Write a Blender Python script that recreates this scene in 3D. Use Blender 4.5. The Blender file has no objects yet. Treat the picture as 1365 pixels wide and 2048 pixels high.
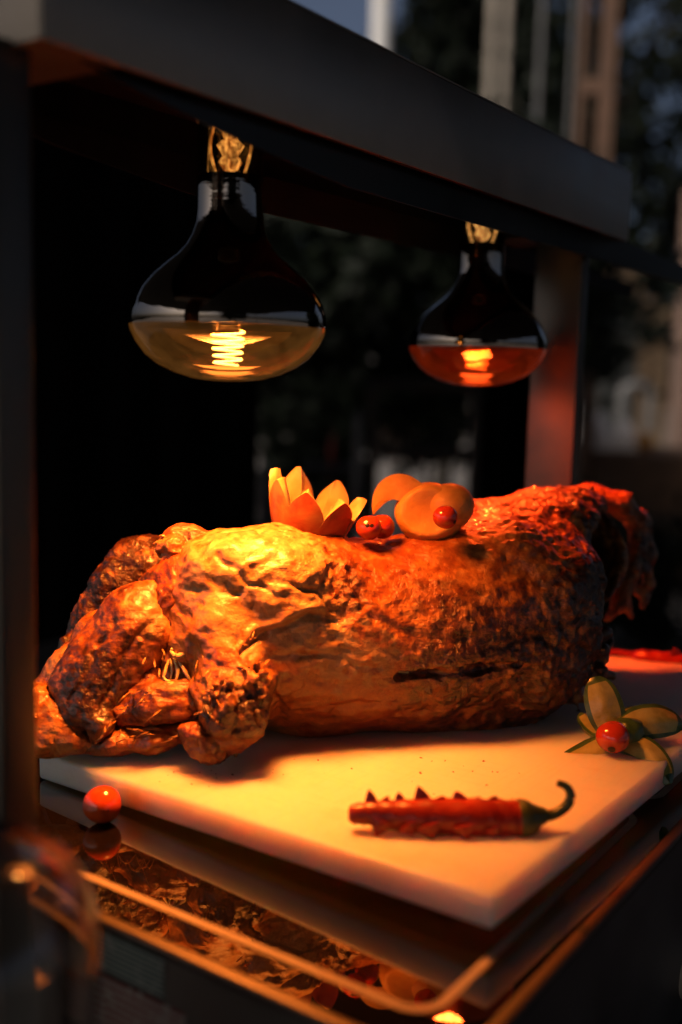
import bpy, bmesh, math, random
import numpy as np
from mathutils import Vector, Matrix

random.seed(7)
RNG = np.random.default_rng(11)
SC = bpy.context.scene
COL = SC.collection

# ------------------------------------------------------------------ camera
CAM = np.array([0.0, 0.0, 0.26])               # z = 0 is the top of the white board
FPX = 2122.2
PIT, ROL, YAW = 0.126137, 0.0276872, 0.601825
cp, sp, cr, sr = math.cos(PIT), math.sin(PIT), math.cos(ROL), math.sin(ROL)
cy, sy = math.cos(YAW), math.sin(YAW)
_M = np.array([[cr, sr * sp, sr * cp], [sr, -cr * sp, -cr * cp], [0, cp, -sp]])
_S = np.array([[cy, sy, 0], [-sy, cy, 0], [0, 0, 1]])
CC = _M @ _S                                     # rows: right, down, forward

cam_data = bpy.data.cameras.new('camera')
cam = bpy.data.objects.new('camera', cam_data)
COL.objects.link(cam)
R, D, F = CC
cam.matrix_world = Matrix(((R[0], -D[0], -F[0], CAM[0]), (R[1], -D[1], -F[1], CAM[1]),
                           (R[2], -D[2], -F[2], CAM[2]), (0, 0, 0, 1)))
cam_data.sensor_fit = 'VERTICAL'
cam_data.sensor_height = 36.0
cam_data.sensor_width = 24.0
cam_data.lens = FPX / 2048 * 36
cam_data.clip_start = 0.01
cam_data.clip_end = 500
cam_data.dof.use_dof = True
cam_data.dof.focus_distance = 0.735
cam_data.dof.aperture_fstop = 2.5
cam_data.dof.aperture_blades = 9
SC.camera = cam

# ------------------------------------------------------------------ world, sun, exposure
SUN_EL, SUN_AZ = math.radians(42), math.radians(262)    # direction the sun stands in, azimuth from +X towards +Y
w = bpy.data.worlds.new('World')
SC.world = w
w.use_nodes = True
nt = w.node_tree
bgn = nt.nodes['Background']
sky = nt.nodes.new('ShaderNodeTexSky')
sky.sky_type = 'NISHITA'
sky.sun_disc = False
sky.sun_elevation = SUN_EL
sky.sun_rotation = math.radians(90) - SUN_AZ
sky.dust_density = 7.0
sky.air_density = 0.55
sky.ozone_density = 0.2
nt.links.new(sky.outputs[0], bgn.inputs[0])
bgn.inputs[1].default_value = 0.15

sun_d = bpy.data.lights.new('sun', 'SUN')
sun_d.energy = 2.6
sun_d.angle = math.radians(12)
sun_d.color = (1.0, 0.93, 0.84)
sun = bpy.data.objects.new('sun', sun_d)
COL.objects.link(sun)
sd = Vector((math.cos(SUN_EL) * math.cos(SUN_AZ), math.cos(SUN_EL) * math.sin(SUN_AZ), math.sin(SUN_EL)))
sun.rotation_euler = sd.to_track_quat('Z', 'Y').to_euler()

SC.view_settings.view_transform = 'Standard'
SC.view_settings.look = 'None'
SC.view_settings.exposure = -1.1
SC.view_settings.gamma = 1.0
SC.view_settings.use_curve_mapping = False
SC.render.engine = 'CYCLES'
SC.cycles.use_denoising = True
SC.cycles.use_light_tree = False
SC.cycles.max_bounces = 7
SC.cycles.diffuse_bounces = 3
SC.cycles.glossy_bounces = 5
SC.cycles.use_adaptive_sampling = True
SC.cycles.adaptive_threshold = 0.02
SC.cycles.transparent_max_bounces = 16
SC.cycles.sample_clamp_indirect = 3.0
SC.cycles.caustics_reflective = False
SC.cycles.caustics_refractive = False


# ------------------------------------------------------------------ helpers
def at(px, py, d):
    """world point that lies d metres in front of the camera (design aid for measured positions)"""
    c = np.array([(px - 682.5) / FPX, (py - 1024) / FPX, 1.0])
    return CAM + d * (CC.T @ c)


def on_z(px, py, z):
    r = CC.T @ np.array([(px - 682.5) / FPX, (py - 1024) / FPX, 1.0])
    return CAM + (z - CAM[2]) / r[2] * r


def tag(o, label=None, cat=None, group=None, kind=None):
    if label: o['label'] = label
    if cat: o['category'] = cat
    if group: o['group'] = group
    if kind: o['kind'] = kind
    return o


def empty(name, loc, rz=0.0, label=None, cat=None, group=None):
    o = bpy.data.objects.new(name, None)
    COL.objects.link(o)
    o.location = loc
    o.rotation_euler = (0, 0, rz)
    o.empty_display_size = 0.02
    return tag(o, label, cat, group)


def link_mesh(name, me, mats, parent=None, loc=None, rot=None, smooth=True):
    if not isinstance(mats, (list, tuple)): mats = [mats]
    for m in mats: me.materials.append(m)
    o = bpy.data.objects.new(name, me)
    COL.objects.link(o)
    if parent is not None: o.parent = parent
    if loc is not None: o.location = loc
    if rot is not None: o.rotation_euler = rot
    if smooth and len(me.polygons):
        me.polygons.foreach_set('use_smooth', [True] * len(me.polygons))
    return o


def from_arrays(name, V, Fc, mats, parent=None, loc=None, rot=None, smooth=True, midx=None):
    me = bpy.data.meshes.new(name)
    me.from_pydata([tuple(map(float, v)) for v in V], [], [tuple(map(int, f)) for f in Fc])
    if midx is not None: me.polygons.foreach_set('material_index', midx)
    me.update()
    return link_mesh(name, me, mats, parent, loc, rot, smooth)


def box(name, lo, hi, mat, parent=None, bevel=0.0, seg=2):
    """box given in world coordinates; parent's location (no rotation) is taken off"""
    lo, hi = np.array(lo, float), np.array(hi, float)
    c = (lo + hi) / 2
    h = (hi - lo) / 2
    bm = bmesh.new()
    bmesh.ops.create_cube(bm, size=2.0)
    for v in bm.verts: v.co = Vector((v.co.x * h[0], v.co.y * h[1], v.co.z * h[2]))
    if bevel: bmesh.ops.bevel(bm, geom=bm.edges[:], offset=bevel, segments=seg, profile=0.5, affect='EDGES')
    me = bpy.data.meshes.new(name)
    bm.to_mesh(me); bm.free()
    loc = c - (np.array(parent.location) if parent is not None else 0)
    o = link_mesh(name, me, mat, parent, loc, None, smooth=False)
    if bevel:
        me.polygons.foreach_set('use_smooth', [True] * len(me.polygons))
        me.set_sharp_from_angle(angle=math.radians(35))
    return o


def lathe(name, prof, mats, parent=None, loc=(0, 0, 0), n=64, rot=None, midx=None):
    V, Fc, M = [], [], []
    for (r, z) in prof:
        for k in range(n):
            a = 2 * math.pi * k / n
            V.append((max(r, 1e-5) * math.cos(a), max(r, 1e-5) * math.sin(a), z))
    for i in range(len(prof) - 1):
        for k in range(n):
            k2 = (k + 1) % n
            Fc.append((i * n + k, i * n + k2, (i + 1) * n + k2, (i + 1) * n + k))
    return from_arrays(name, V, Fc, mats, parent, loc, rot)


def tube(name, pts, radii, mat, parent=None, n=12, smooth_path=True, loc=None, cap=True, wob=0.0):
    P = [np.array(p, float) for p in pts]
    rr = list(radii) if hasattr(radii, '__len__') else [radii] * len(P)
    if smooth_path and len(P) > 2:
        Q, q = [], []
        m = len(P)
        for i in range(m - 1):
            p0, p1, p2, p3 = P[max(i - 1, 0)], P[i], P[i + 1], P[min(i + 2, m - 1)]
            for s in range(6):
                t = s / 6
                Q.append(0.5 * ((2 * p1) + (-p0 + p2) * t + (2 * p0 - 5 * p1 + 4 * p2 - p3) * t * t + (-p0 + 3 * p1 - 3 * p2 + p3) * t ** 3))
                q.append(rr[i] * (1 - t) + rr[i + 1] * t)
        Q.append(P[-1]); q.append(rr[-1])
        P, rr = Q, q
    V, Fc = [], []
    up = np.array([0.13, 0.21, 0.97])
    for i, p in enumerate(P):
        d = P[min(i + 1, len(P) - 1)] - P[max(i - 1, 0)]
        d = d / (np.linalg.norm(d) + 1e-12)
        s = np.cross(d, up); s /= np.linalg.norm(s) + 1e-12
        u = np.cross(s, d)
        for k in range(n):
            a = 2 * math.pi * k / n
            r = rr[i] * (1 + wob * math.sin(3 * a + i * 1.7) + wob * random.uniform(-.5, .5))
            V.append(p + r * (math.cos(a) * s + math.sin(a) * u))
    for i in range(len(P) - 1):
        for k in range(n):
            k2 = (k + 1) % n
            Fc.append((i * n + k, i * n + k2, (i + 1) * n + k2, (i + 1) * n + k))
    if cap:
        Fc.append(tuple(range(n - 1, -1, -1)))
        Fc.append(tuple(range((len(P) - 1) * n, len(P) * n)))
    return from_arrays(name, V, Fc, mat, parent, loc)


# ---- numpy gradient noise
_G = RNG.normal(size=(256, 3)); _G /= np.linalg.norm(_G, axis=1)[:, None]


def _h(i, j, k):
    h = (i * 374761393 + j * 668265263 + k * 2147483647 * 3 + 12345) & 0xffffffff
    h = ((h ^ (h >> 13)) * 1274126177) & 0xffffffff
    return ((h ^ (h >> 16)) & 255).astype(np.int64)


def pnoise(P, wl, off=0.0):
    Q = P / wl + off
    I = np.floor(Q).astype(np.int64)
    f = Q - I
    u = f * f * f * (f * (f * 6 - 15) + 10)
    out = 0
    for dx in (0, 1):
        for dy in (0, 1):
            for dz in (0, 1):
                g = _G[_h(I[:, 0] + dx, I[:, 1] + dy, I[:, 2] + dz)]
                d = (g * (f - np.array([dx, dy, dz]))).sum(1)
                wt = (u[:, 0] if dx else 1 - u[:, 0]) * (u[:, 1] if dy else 1 - u[:, 1]) * (u[:, 2] if dz else 1 - u[:, 2])
                out = out + wt * d
    return out * 1.6


def fbm(P, wl, octs=3, gain=0.5, off=0.0):
    s, a = 0, 1.0
    for o in range(octs):
        s = s + a * pnoise(P, wl / 2 ** o, off + 17.3 * o)
        a *= gain
    return s


# ------------------------------------------------------------------ materials
MATS = {}


def mat(name):
    m = bpy.data.materials.new(name)
    m.use_nodes = True
    MATS[name] = m
    return m, m.node_tree.nodes, m.node_tree.links, m.node_tree.nodes['Principled BSDF']


def noise_node(N, L, scale, detail=4, rough=0.55, stretch=None, dist=0.0, coord='Object'):
    tc = N.new('ShaderNodeTexCoord')
    t = N.new('ShaderNodeTexNoise')
    t.inputs['Scale'].default_value = scale
    t.inputs['Detail'].default_value = detail
    t.inputs['Roughness'].default_value = rough
    t.inputs['Distortion'].default_value = dist
    src = tc.outputs[coord]
    if stretch:
        mp = N.new('ShaderNodeMapping')
        mp.inputs['Scale'].default_value = stretch
        L.new(src, mp.inputs[0]); src = mp.outputs[0]
    L.new(src, t.inputs['Vector'])
    return t


def ramp(N, L, src, stops):
    r = N.new('ShaderNodeValToRGB')
    e = r.color_ramp.elements
    while len(e) > 1: e.remove(e[-1])
    e[0].position, e[0].color = stops[0][0], (*stops[0][1], 1) if len(stops[0][1]) == 3 else stops[0][1]
    for p, c in stops[1:]:
        q = e.new(p); q.color = (*c, 1)
    L.new(src, r.inputs[0])
    return r


def g3(v): return (v, v, v)


def bump(N, L, bs, src, strength, dist, normal=None):
    b = N.new('ShaderNodeBump')
    b.inputs['Strength'].default_value = strength
    b.inputs['Distance'].default_value = dist
    L.new(src, b.inputs['Height'])
    if normal is not None: L.new(normal, b.inputs['Normal'])
    L.new(b.outputs[0], bs.inputs['Normal'])
    return b.outputs[0]


def mixc(N, L, a, b, fac, mode='MIX'):
    m = N.new('ShaderNodeMix')
    m.data_type = 'RGBA'
    m.blend_type = mode
    for sock, val in ((m.inputs[6], a), (m.inputs[7], b)):
        if isinstance(val, (tuple, list)): sock.default_value = (*val, 1)
        else: L.new(val, sock)
    if isinstance(fac, (int, float)): m.inputs[0].default_value = fac
    else: L.new(fac, m.inputs[0])
    return m.outputs[2]


def math_node(N, L, op, a, b=None, clamp=False):
    m = N.new('ShaderNodeMath'); m.operation = op; m.use_clamp = clamp
    for i, v in enumerate((a, b)):
        if v is None: continue
        if isinstance(v, (int, float)): m.inputs[i].default_value = v
        else: L.new(v, m.inputs[i])
    return m.outputs[0]


def simple(name, col, rough=0.5, metal=0.0, var=0.0, scale=30, bumps=0.0, spec=0.5, coat=0.0, sss=0.0, sssr=0.01, stretch=None):
    m, N, L, b = mat(name)
    b.inputs['Base Color'].default_value = (*col, 1)
    b.inputs['Roughness'].default_value = rough
    b.inputs['Metallic'].default_value = metal
    b.inputs['Specular IOR Level'].default_value = spec
    b.inputs['Coat Weight'].default_value = coat
    b.inputs['Coat Roughness'].default_value = 0.08
    if sss:
        b.inputs['Subsurface Weight'].default_value = sss
        b.inputs['Subsurface Radius'].default_value = (1.0, 0.45, 0.2)
        b.inputs['Subsurface Scale'].default_value = sssr
    if var or bumps:
        t = noise_node(N, L, scale, 5, 0.6, stretch)
        if var:
            c0 = tuple(max(0, c * (1 - var)) for c in col); c1 = tuple(min(1, c * (1 + var)) for c in col)
            r = ramp(N, L, t.outputs[0], [(0.3, c0), (0.7, c1)])
            L.new(r.outputs[0], b.inputs['Base Color'])
        if bumps: bump(N, L, b, t.outputs[0], 0.5, bumps)
    return m


def steel(name, base, rough, stretch):
    m, N, L, b = mat(name)
    b.inputs['Metallic'].default_value = 1.0
    t = noise_node(N, L, 60, 3, 0.6, stretch)
    s = noise_node(N, L, 9, 5, 0.6)
    r = ramp(N, L, s.outputs[0], [(0.3, tuple(c * 0.72 for c in base)), (0.7, base)])
    L.new(r.outputs[0], b.inputs['Base Color'])
    a = math_node(N, L, 'MULTIPLY_ADD', s.outputs[0], 0.3)
    a.node.inputs[2].default_value = rough - 0.15
    c = math_node(N, L, 'MULTIPLY_ADD', t.outputs[0], 0.08); L.new(a, c.node.inputs[2])
    L.new(c, b.inputs['Roughness'])
    bump(N, L, b, t.outputs[0], 0.25, 0.0002)
    return m


M_STEEL = steel('brushed_steel', (0.36, 0.32, 0.28), 0.40, (1, 0.02, 1))
M_STEELV = steel('brushed_steel_vertical', (0.13, 0.118, 0.105), 0.36, (1, 1, 0.02))
M_BLACKMETAL = simple('black_metal_and_shade', (0.010, 0.010, 0.011), 0.7, 0.0, 0.3, 60, 0, 0.15)  # plain black metal; inside the hood it puts shade into the steel's colour
M_DARKLIP = steel('dark_steel', (0.05, 0.046, 0.042), 0.30, (1, 0.02, 1))
M_RED = None


def m_board():
    m, N, L, b = mat('white_polyethylene')
    n = noise_node(N, L, 7, 5, 0.6)
    r = ramp(N, L, n.outputs[0], [(0.32, (0.66, 0.60, 0.50)), (0.45, (0.76, 0.73, 0.68)), (0.68, (0.81, 0.795, 0.76))])
    sp_ = noise_node(N, L, 420, 2, 0.5)
    s2 = ramp(N, L, sp_.outputs[0], [(0.74, g3(1.0)), (0.78, (0.35, 0.2, 0.1))])
    c = mixc(N, L, r.outputs[0], s2.outputs[0], 0.35, 'MULTIPLY')
    k = noise_node(N, L, 90, 3, 0.6, (1, 0.05, 1), 0.3)
    k2 = noise_node(N, L, 80, 3, 0.6, (0.06, 1, 1), 0.3)
    for kk in (k, k2):
        ln = ramp(N, L, kk.outputs[0], [(0.470, g3(1.0)), (0.488, (0.80, 0.72, 0.62)), (0.506, g3(1.0))])
        c = mixc(N, L, c, ln.outputs[0], 0.16, 'MULTIPLY')
    L.new(c, b.inputs['Base Color'])
    b.inputs['Roughness'].default_value = 0.42
    b.inputs['Subsurface Weight'].default_value = 1.0
    b.inputs['Subsurface Radius'].default_value = (1, 0.7, 0.45)
    b.inputs['Subsurface Scale'].default_value = 0.03
    mx = math_node(N, L, 'ADD', k.outputs[0], k2.outputs[0])
    bump(N, L, b, mx, 0.35, 0.0006)
    return m


M_BOARD = m_board()


def m_glass_top():
    m, N, L, b = mat('black_ceramic_glass')
    b.inputs['Base Color'].default_value = (0.006, 0.005, 0.005, 1)
    n = noise_node(N, L, 14, 6, 0.65)
    r = ramp(N, L, n.outputs[0], [(0.4, g3(0.008)), (0.75, g3(0.035))])
    L.new(r.outputs[0], b.inputs['Roughness'])
    b.inputs['IOR'].default_value = 2.2
    return m


M_GLASSTOP = m_glass_top()
M_LINE = simple('pale_printed_line', (0.42, 0.38, 0.33), 0.35, 0, 0.12, 40)


# ------------------------------------------------------------------ the carving station
def build_station():
    st = empty('carving_station', (-0.43, 0.67, -0.165), 0,
               'steel heat lamp carving station with black glass hotplate, posts and overhead hood', 'carving station')
    # --- base
    x0, x1, y0, y1 = -0.674, -0.180, 0.355, 0.985
    ztop = -0.019
    box('base_panel', (x0 + .003, y0, -0.160), (x1 - .003, y0 + .0015, ztop - .004), M_STEEL2, st)
    box('base_panel', (x1 - .0015, y0 + .002, -0.160), (x1, y1 - .002, ztop - .004), M_STEEL2, st)
    box('base_panel', (x0, y0 + .002, -0.160), (x0 + .0015, y1 - .002, ztop - .004), M_STEEL2, st)
    box('base_panel', (x0 + .003, y1 - .0015, -0.160), (x1 - .003, y1, ztop - .004), M_STEEL2, st)
    box('base_plate', (x0 + .004, y0 + .004, -0.1645), (x1 - .004, y1 - .004, -0.1605), M_BLACKMETAL, st)
    rw = 0.007
    box('rim', (x0, y0 - .001, ztop - .0045), (x1, y0 + rw, ztop + .0012), M_RIM, st, 0.0018, 3)
    box('rim', (x0, y1 - rw, ztop - .0045), (x1, y1 + .001, ztop + .0012), M_RIM, st, 0.0018, 3)
    box('rim', (x1 - rw, y0 + rw + .0002, ztop - .0045), (x1 + .001, y1 - rw - .0002, ztop + .0012), M_RIM, st, 0.0018, 3)
    box('rim', (x0 - .001, y0 + rw + .0002, ztop - .0045), (x0 + rw, y1 - rw - .0002, ztop + .0012), M_RIM, st, 0.0018, 3)
    gl = box('glass_hotplate', (x0 + rw + .0003, y0 + rw + .0003, ztop - .005), (x1 - rw - .0003, y1 - rw - .0003, ztop), M_GLASSTOP, st)

    def ring(xa, xb, ya, yb, wdt, rad):
        V, Fc = [], []
        def outline(o):
            pts = []
            r = rad + o
            for (cx_, cy_, a0) in ((xb - rad, yb - rad, 0), (xa + rad, yb - rad, 90), (xa + rad, ya + rad, 180), (xb - rad, ya + rad, 270)):
                for k in range(9):
                    a = math.radians(a0 + k * 11.25)
                    pts.append((cx_ + r * math.cos(a), cy_ + r * math.sin(a)))
            return pts
        A, B = outline(wdt / 2), outline(-wdt / 2)
        n = len(A)
        gx, gy = gl.location.x + st.location.x, gl.location.y + st.location.y
        for p in A: V.append((p[0] - gx, p[1] - gy, 0.0029))
        for p in B: V.append((p[0] - gx, p[1] - gy, 0.0029))
        for k in range(n):
            k2 = (k + 1) % n
            Fc.append((k, k2, n + k2, n + k))
        from_arrays('zone_line', V, Fc, M_LINE, gl, None, None, False)
    ring(-0.640, -0.2105, 0.3845, 0.662, 0.0052, 0.016)
    ring(-0.640, -0.2105, 0.690, 0.960, 0.0052, 0.016)
    # stickers on the front panel
    def sticker(xa, xb, za, zb, m):
        box('warning_sticker', (xa, y0 - .0004, za), (xb, y0 - .0001, zb), m, st)
    sticker(-0.405, -0.341, -0.0445, -0.0235, M_STICK1)
    sticker(-0.420, -0.327, -0.0780, -0.0470, M_STICK2)
    # control knob on the side panel
    kn = lathe('control_knob', [(0.0001, 0.02), (0.012, 0.02), (0.0155, 0.018), (0.017, 0.004), (0.019, 0.0), (0.019, -0.001)],
               M_KNOB, st, (x1 - st.location.x + .001, 0.688 - st.location.y, -0.128 - st.location.z), 32, (0, math.pi / 2, 0))
    # --- posts
    for (ya, yb) in ((0.3085, 0.3298), (0.983, 0.999)):
        box('post', (-0.452, ya, -0.15), (-0.402, yb, 0.404), M_STEELV, st, 0.002, 3)
    box('post_bracket', (-0.449, 0.3302, -0.12), (-0.405, 0.3545, -0.045), M_STEELV, st, 0.001)
    # --- hood
    hx0, hx1, hy0, hy1, hz0, hz1 = -0.515, -0.382, 0.3185, 1.046, 0.4015, 0.4665
    box('hood_panel', (hx1 - .0015, hy0, hz0), (hx1, hy1, hz1), M_STEEL, st, 0.0006, 2)
    box('hood_panel', (hx0, hy0, hz0), (hx0 + .0015, hy1, hz1), M_BLACKMETAL, st, 0.0006, 2)  # steel panel coloured black, the hood's inner shade in its colour
    box('hood_panel', (hx0 + .0018, hy0 - .0002, hz0), (hx1 - .0018, hy0 + .0013, hz1), M_STEEL, st, 0.0006, 2)
    box('hood_panel', (hx0 + .0018, hy1 - .0013, hz0), (hx1 - .0018, hy1 + .0002, hz1), M_STEEL, st, 0.0006, 2)
    box('hood_panel', (hx0, hy0, hz1 + .0003), (hx1, hy1, hz1 + .0018), M_STEEL, st, 0.0006, 2)
    box('hood_ceiling', (hx0 + .002, hy0 + .05, hz0 + .028), (hx1 - .002, hy1 - .03, hz0 + .0295), M_BLACKMETAL, st)
    box('hood_underplate', (hx0 + .002, hy0 + .0015, hz0 + .0005), (hx1 - .002, hy0 + .05, hz0 + .002), M_STEEL, st)
    box('hood_underplate', (hx0 + .002, hy1 - .05, hz0 + .0005), (hx1 - .002, hy1 - .0015, hz0 + .002), M_STEEL, st)
    # lower lip rails that carry the lamp row
    lx = -0.392
    box('hood_shade_lining', (hx1 - .0045, hy0 + .052, hz0), (hx1 - .0018, hy1 - .002, hz1 - .002), M_BLACKMETAL, st)  # black sheet added behind the steel face to keep the hood's inside dark
    for xa, mm in ((lx - .002, M_DARKLIP), (-0.510, M_BLACKMETAL)):
        pr = [(.350, hz0 + .004), (.350, hz0), (.362, .3995), (.437, .3905), (.52, .383), (.57, .3795), (1.42, .3795), (1.42, .395), (1.046, hz0 + .004)]
        V = [(xa - st.location.x, y - st.location.y, z - st.location.z) for y, z in pr] + [(xa + .002 - st.location.x, y - st.location.y, z - st.location.z) for y, z in pr]
        n = len(pr)
        Fc = [tuple(range(n)), tuple(range(2 * n - 1, n - 1, -1))] + [(k, n + k, n + (k + 1) % n, (k + 1) % n) for k in range(n)]
        o = from_arrays('lip_rail', V, Fc, mm, st, None, None, False)
        bm = bmesh.new(); bm.from_mesh(o.data); bmesh.ops.recalc_face_normals(bm, faces=bm.faces[:]); bm.to_mesh(o.data); bm.free()
    box('lip_shelf', (-0.400, 1.047, 0.3795), (lx - .0022, 1.42, 0.3815), M_DARKLIP, st)
    return st


M_STEEL2 = steel('base_steel', (0.22, 0.215, 0.21), 0.45, (0.02, 1, 1))
M_RIM = steel('rim_steel', (0.13, 0.115, 0.10), 0.42, (0.05, 0.05, 1))
M_KNOB = simple('pale_knob_plastic', (0.55, 0.5, 0.44), 0.4, 0, 0.1, 50)


def m_sticker(name, paper, ink, axis_scale):
    m, N, L, b = mat(name)
    tc = N.new('ShaderNodeTexCoord')
    wv = N.new('ShaderNodeTexWave'); wv.wave_type = 'BANDS'; wv.bands_direction = 'Z'
    wv.inputs['Scale'].default_value = axis_scale
    wv.inputs['Distortion'].default_value = 0.0
    L.new(tc.outputs['Object'], wv.inputs['Vector'])
    lines = ramp(N, L, wv.outputs[0], [(0.45, g3(0)), (0.55, g3(1))])
    n = noise_node(N, L, 160, 2, 0.5, (1, 1, 0.5))
    words = ramp(N, L, n.outputs[0], [(0.38, g3(0)), (0.44, g3(1))])
    f = math_node(N, L, 'MULTIPLY', lines.outputs[0], words.outputs[0])
    c = mixc(N, L, paper, ink, f)
    L.new(c, b.inputs['Base Color'])
    b.inputs['Roughness'].default_value = 0.5
    return m


M_STICK1 = m_sticker('grey_green_printed_sticker', (0.50, 0.55, 0.52), (0.08, 0.16, 0.15), 110)
M_STICK2 = m_sticker('white_sticker_red_print', (0.62, 0.58, 0.54), (0.30, 0.06, 0.06), 75)
STATION = build_station()


# ------------------------------------------------------------------ heat lamp bulbs
def m_mirror():
    m, N, L, b = mat('silvered_bulb_glass')
    b.inputs['Base Color'].default_value = (0.28, 0.245, 0.215, 1)
    b.inputs['Metallic'].default_value = 1
    b.inputs['Roughness'].default_value = 0.02
    n = noise_node(N, L, 60, 2, 0.5, (0.35, 0.35, 5.0))
    bump(N, L, b, n.outputs[0], 0.12, 0.0008)
    return m


def m_face(name, tint, glow, est, mixg):
    m, N, L, b = mat(name)
    out = N['Material Output']
    N.remove(b)
    tr = N.new('ShaderNodeBsdfTransparent'); tr.inputs[0].default_value = (*tint, 1)
    em = N.new('ShaderNodeEmission')
    n = noise_node(N, L, 38, 6, 0.7, (1, 1, 1.6), 1.2)
    r = ramp(N, L, n.outputs[0], [(0.3, tuple(c * 0.25 for c in glow)), (0.5, tuple(c * 0.6 for c in glow)), (0.72, glow)])
    L.new(r.outputs[0], em.inputs[0])
    lw = N.new('ShaderNodeLayerWeight'); lw.inputs[0].default_value = 0.35
    eg = math_node(N, L, 'MULTIPLY_ADD', lw.outputs['Facing'], est * 1.6); eg.node.inputs[2].default_value = est * 0.45
    L.new(eg, em.inputs[1])
    mx = N.new('ShaderNodeMixShader'); mx.inputs[0].default_value = mixg
    L.new(tr.outputs[0], mx.inputs[1]); L.new(em.outputs[0], mx.inputs[2])
    rf = N.new('ShaderNodeBsdfRefraction'); rf.inputs['IOR'].default_value = 1.0; rf.inputs['Roughness'].default_value = 0.32
    rf.inputs['Color'].default_value = (*tint, 1)
    mr = N.new('ShaderNodeMixShader'); mr.inputs[0].default_value = 0.48
    L.new(mx.outputs[0], mr.inputs[1]); L.new(rf.outputs[0], mr.inputs[2]); mx = mr
    gl = N.new('ShaderNodeBsdfGlossy'); gl.inputs['Roughness'].default_value = 0.04
    fr = N.new('ShaderNodeFresnel'); fr.inputs[0].default_value = 1.45
    m2 = N.new('ShaderNodeMixShader')
    L.new(fr.outputs[0], m2.inputs[0]); L.new(mx.outputs[0], m2.inputs[1]); L.new(gl.outputs[0], m2.inputs[2])
    L.new(m2.outputs[0], out.inputs[0])
    return m


def m_emit(name, col, st):
    m, N, L, b = mat(name)
    b.inputs['Base Color'].default_value = (*col, 1)
    b.inputs['Emission Color'].default_value = (*col, 1)
    b.inputs['Emission Strength'].default_value = st
    if 'stem' in name:
        n = noise_node(N, L, 260, 3, 0.6, (1, 1, 0.5), 1.0)
        r = ramp(N, L, n.outputs[0], [(0.38, g3(0.06)), (0.5, g3(0.5)), (0.62, g3(1.6))])
        e = math_node(N, L, 'MULTIPLY', r.outputs[0], st)
        L.new(e, b.inputs['Emission Strength'])
    return m


def m_clear(name, tint=(0.9, 0.75, 0.55)):
    m, N, L, b = mat(name)
    out = N['Material Output']; N.remove(b)
    tr = N.new('ShaderNodeBsdfTransparent'); tr.inputs[0].default_value = (*tint, 1)
    gl = N.new('ShaderNodeBsdfGlossy'); gl.inputs['Roughness'].default_value = 0.03
    fr = N.new('ShaderNodeFresnel'); fr.inputs[0].default_value = 1.5
    m2 = N.new('ShaderNodeMixShader')
    L.new(fr.outputs[0], m2.inputs[0]); L.new(tr.outputs[0], m2.inputs[1]); L.new(gl.outputs[0], m2.inputs[2])
    L.new(m2.outputs[0], out.inputs[0])
    return m


M_MIRROR = m_mirror()
M_NECK = m_clear('clear_neck_glass')
M_LEAD = simple('lamp_lead_wire', (0.35, 0.3, 0.25), 0.3, 1.0)
M_CERAMIC = simple('ceramic_socket', (0.5, 0.42, 0.32), 0.4)


def build_bulb(loc, label, face_mat, fil_mat, stem_mat, watt, colr, cone, turns, lz, lr):
    o = empty('heat_lamp_bulb', loc, 0, label, 'heat lamp')
    lathe('frosted_face', [(0.0, -0.0365), (0.010, -0.0362), (0.022, -0.0348), (0.034, -0.0313), (0.044, -0.0265), (0.052, -0.0205), (0.058, -0.0125), (0.0612, -0.0060), (0.0621, -0.0020)],
          face_mat, o, n=96)
    lathe('silvered_shell', [(0.0621, -0.0020), (0.0625, 0.0015), (0.0620, 0.0065), (0.0600, 0.0125), (0.0560, 0.0200), (0.0500, 0.0275), (0.0418, 0.0350), (0.0335, 0.0415), (0.0276, 0.0475), (0.0238, 0.0540), (0.0216, 0.0610), (0.0207, 0.0690), (0.0205, 0.0800), (0.0205, 0.0900)],
          M_MIRROR, o, n=96)
    nk = lathe('glass_neck', [(0.0205, 0.0902), (0.0206, 0.112), (0.0200, 0.121), (0.0185, 0.127)], M_NECK, o, n=48)
    lathe('glowing_stem', [(0.0, 0.093), (0.0045, 0.0945), (0.0075, 0.099), (0.0048, 0.103), (0.0085, 0.109), (0.0040, 0.113), (0.0060, 0.117), (0.0125, 0.121)], stem_mat, nk, n=24)
    for q in range(4):
        a = q * math.pi / 2 + .5
        tube('support_wire', [(0.011 * math.cos(a), 0.011 * math.sin(a), 0.1205), (0.013 * math.cos(a), 0.013 * math.sin(a), 0.108), (0.009 * math.cos(a), 0.009 * math.sin(a), 0.092)], 0.0009, stem_mat, nk, 6)
    lathe('socket', [(0.0215, 0.1225), (0.0225, 0.124), (0.0225, 0.1385), (0.0, 0.1385)], M_CERAMIC, o, n=32)
    pts = []
    for k in range(turns * 14 + 1):
        t = k / (turns * 14)
        a = t * math.pi * 2 * turns
        rr_ = 0.0105 - 0.0018 * t
        pts.append((rr_ * math.cos(a), rr_ * math.sin(a), -0.0045 - 0.0215 * t * (1 if turns > 4 else .75)))
    tube('filament', pts, 0.00065 if turns > 4 else 0.0012, fil_mat, o, 6, False)
    for sx in (-1, 1):
        tube('filament_lead', [(sx * .004, 0, .06), (sx * .007, 0, .02), (sx * .0095, 0, -.004)], 0.0007, M_LEAD, o, 6)
    ld = bpy.data.lights.new('lamp_light', 'SPOT')
    ld.energy = watt
    ld.color = colr
    ld.spot_size = math.radians(cone)
    ld.spot_blend = 1.0
    ld.shadow_soft_size = lr
    lo = bpy.data.objects.new('lamp_light', ld)
    COL.objects.link(lo)
    lo.parent = o
    lo.location = (0, 0, lz)
    return o


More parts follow.
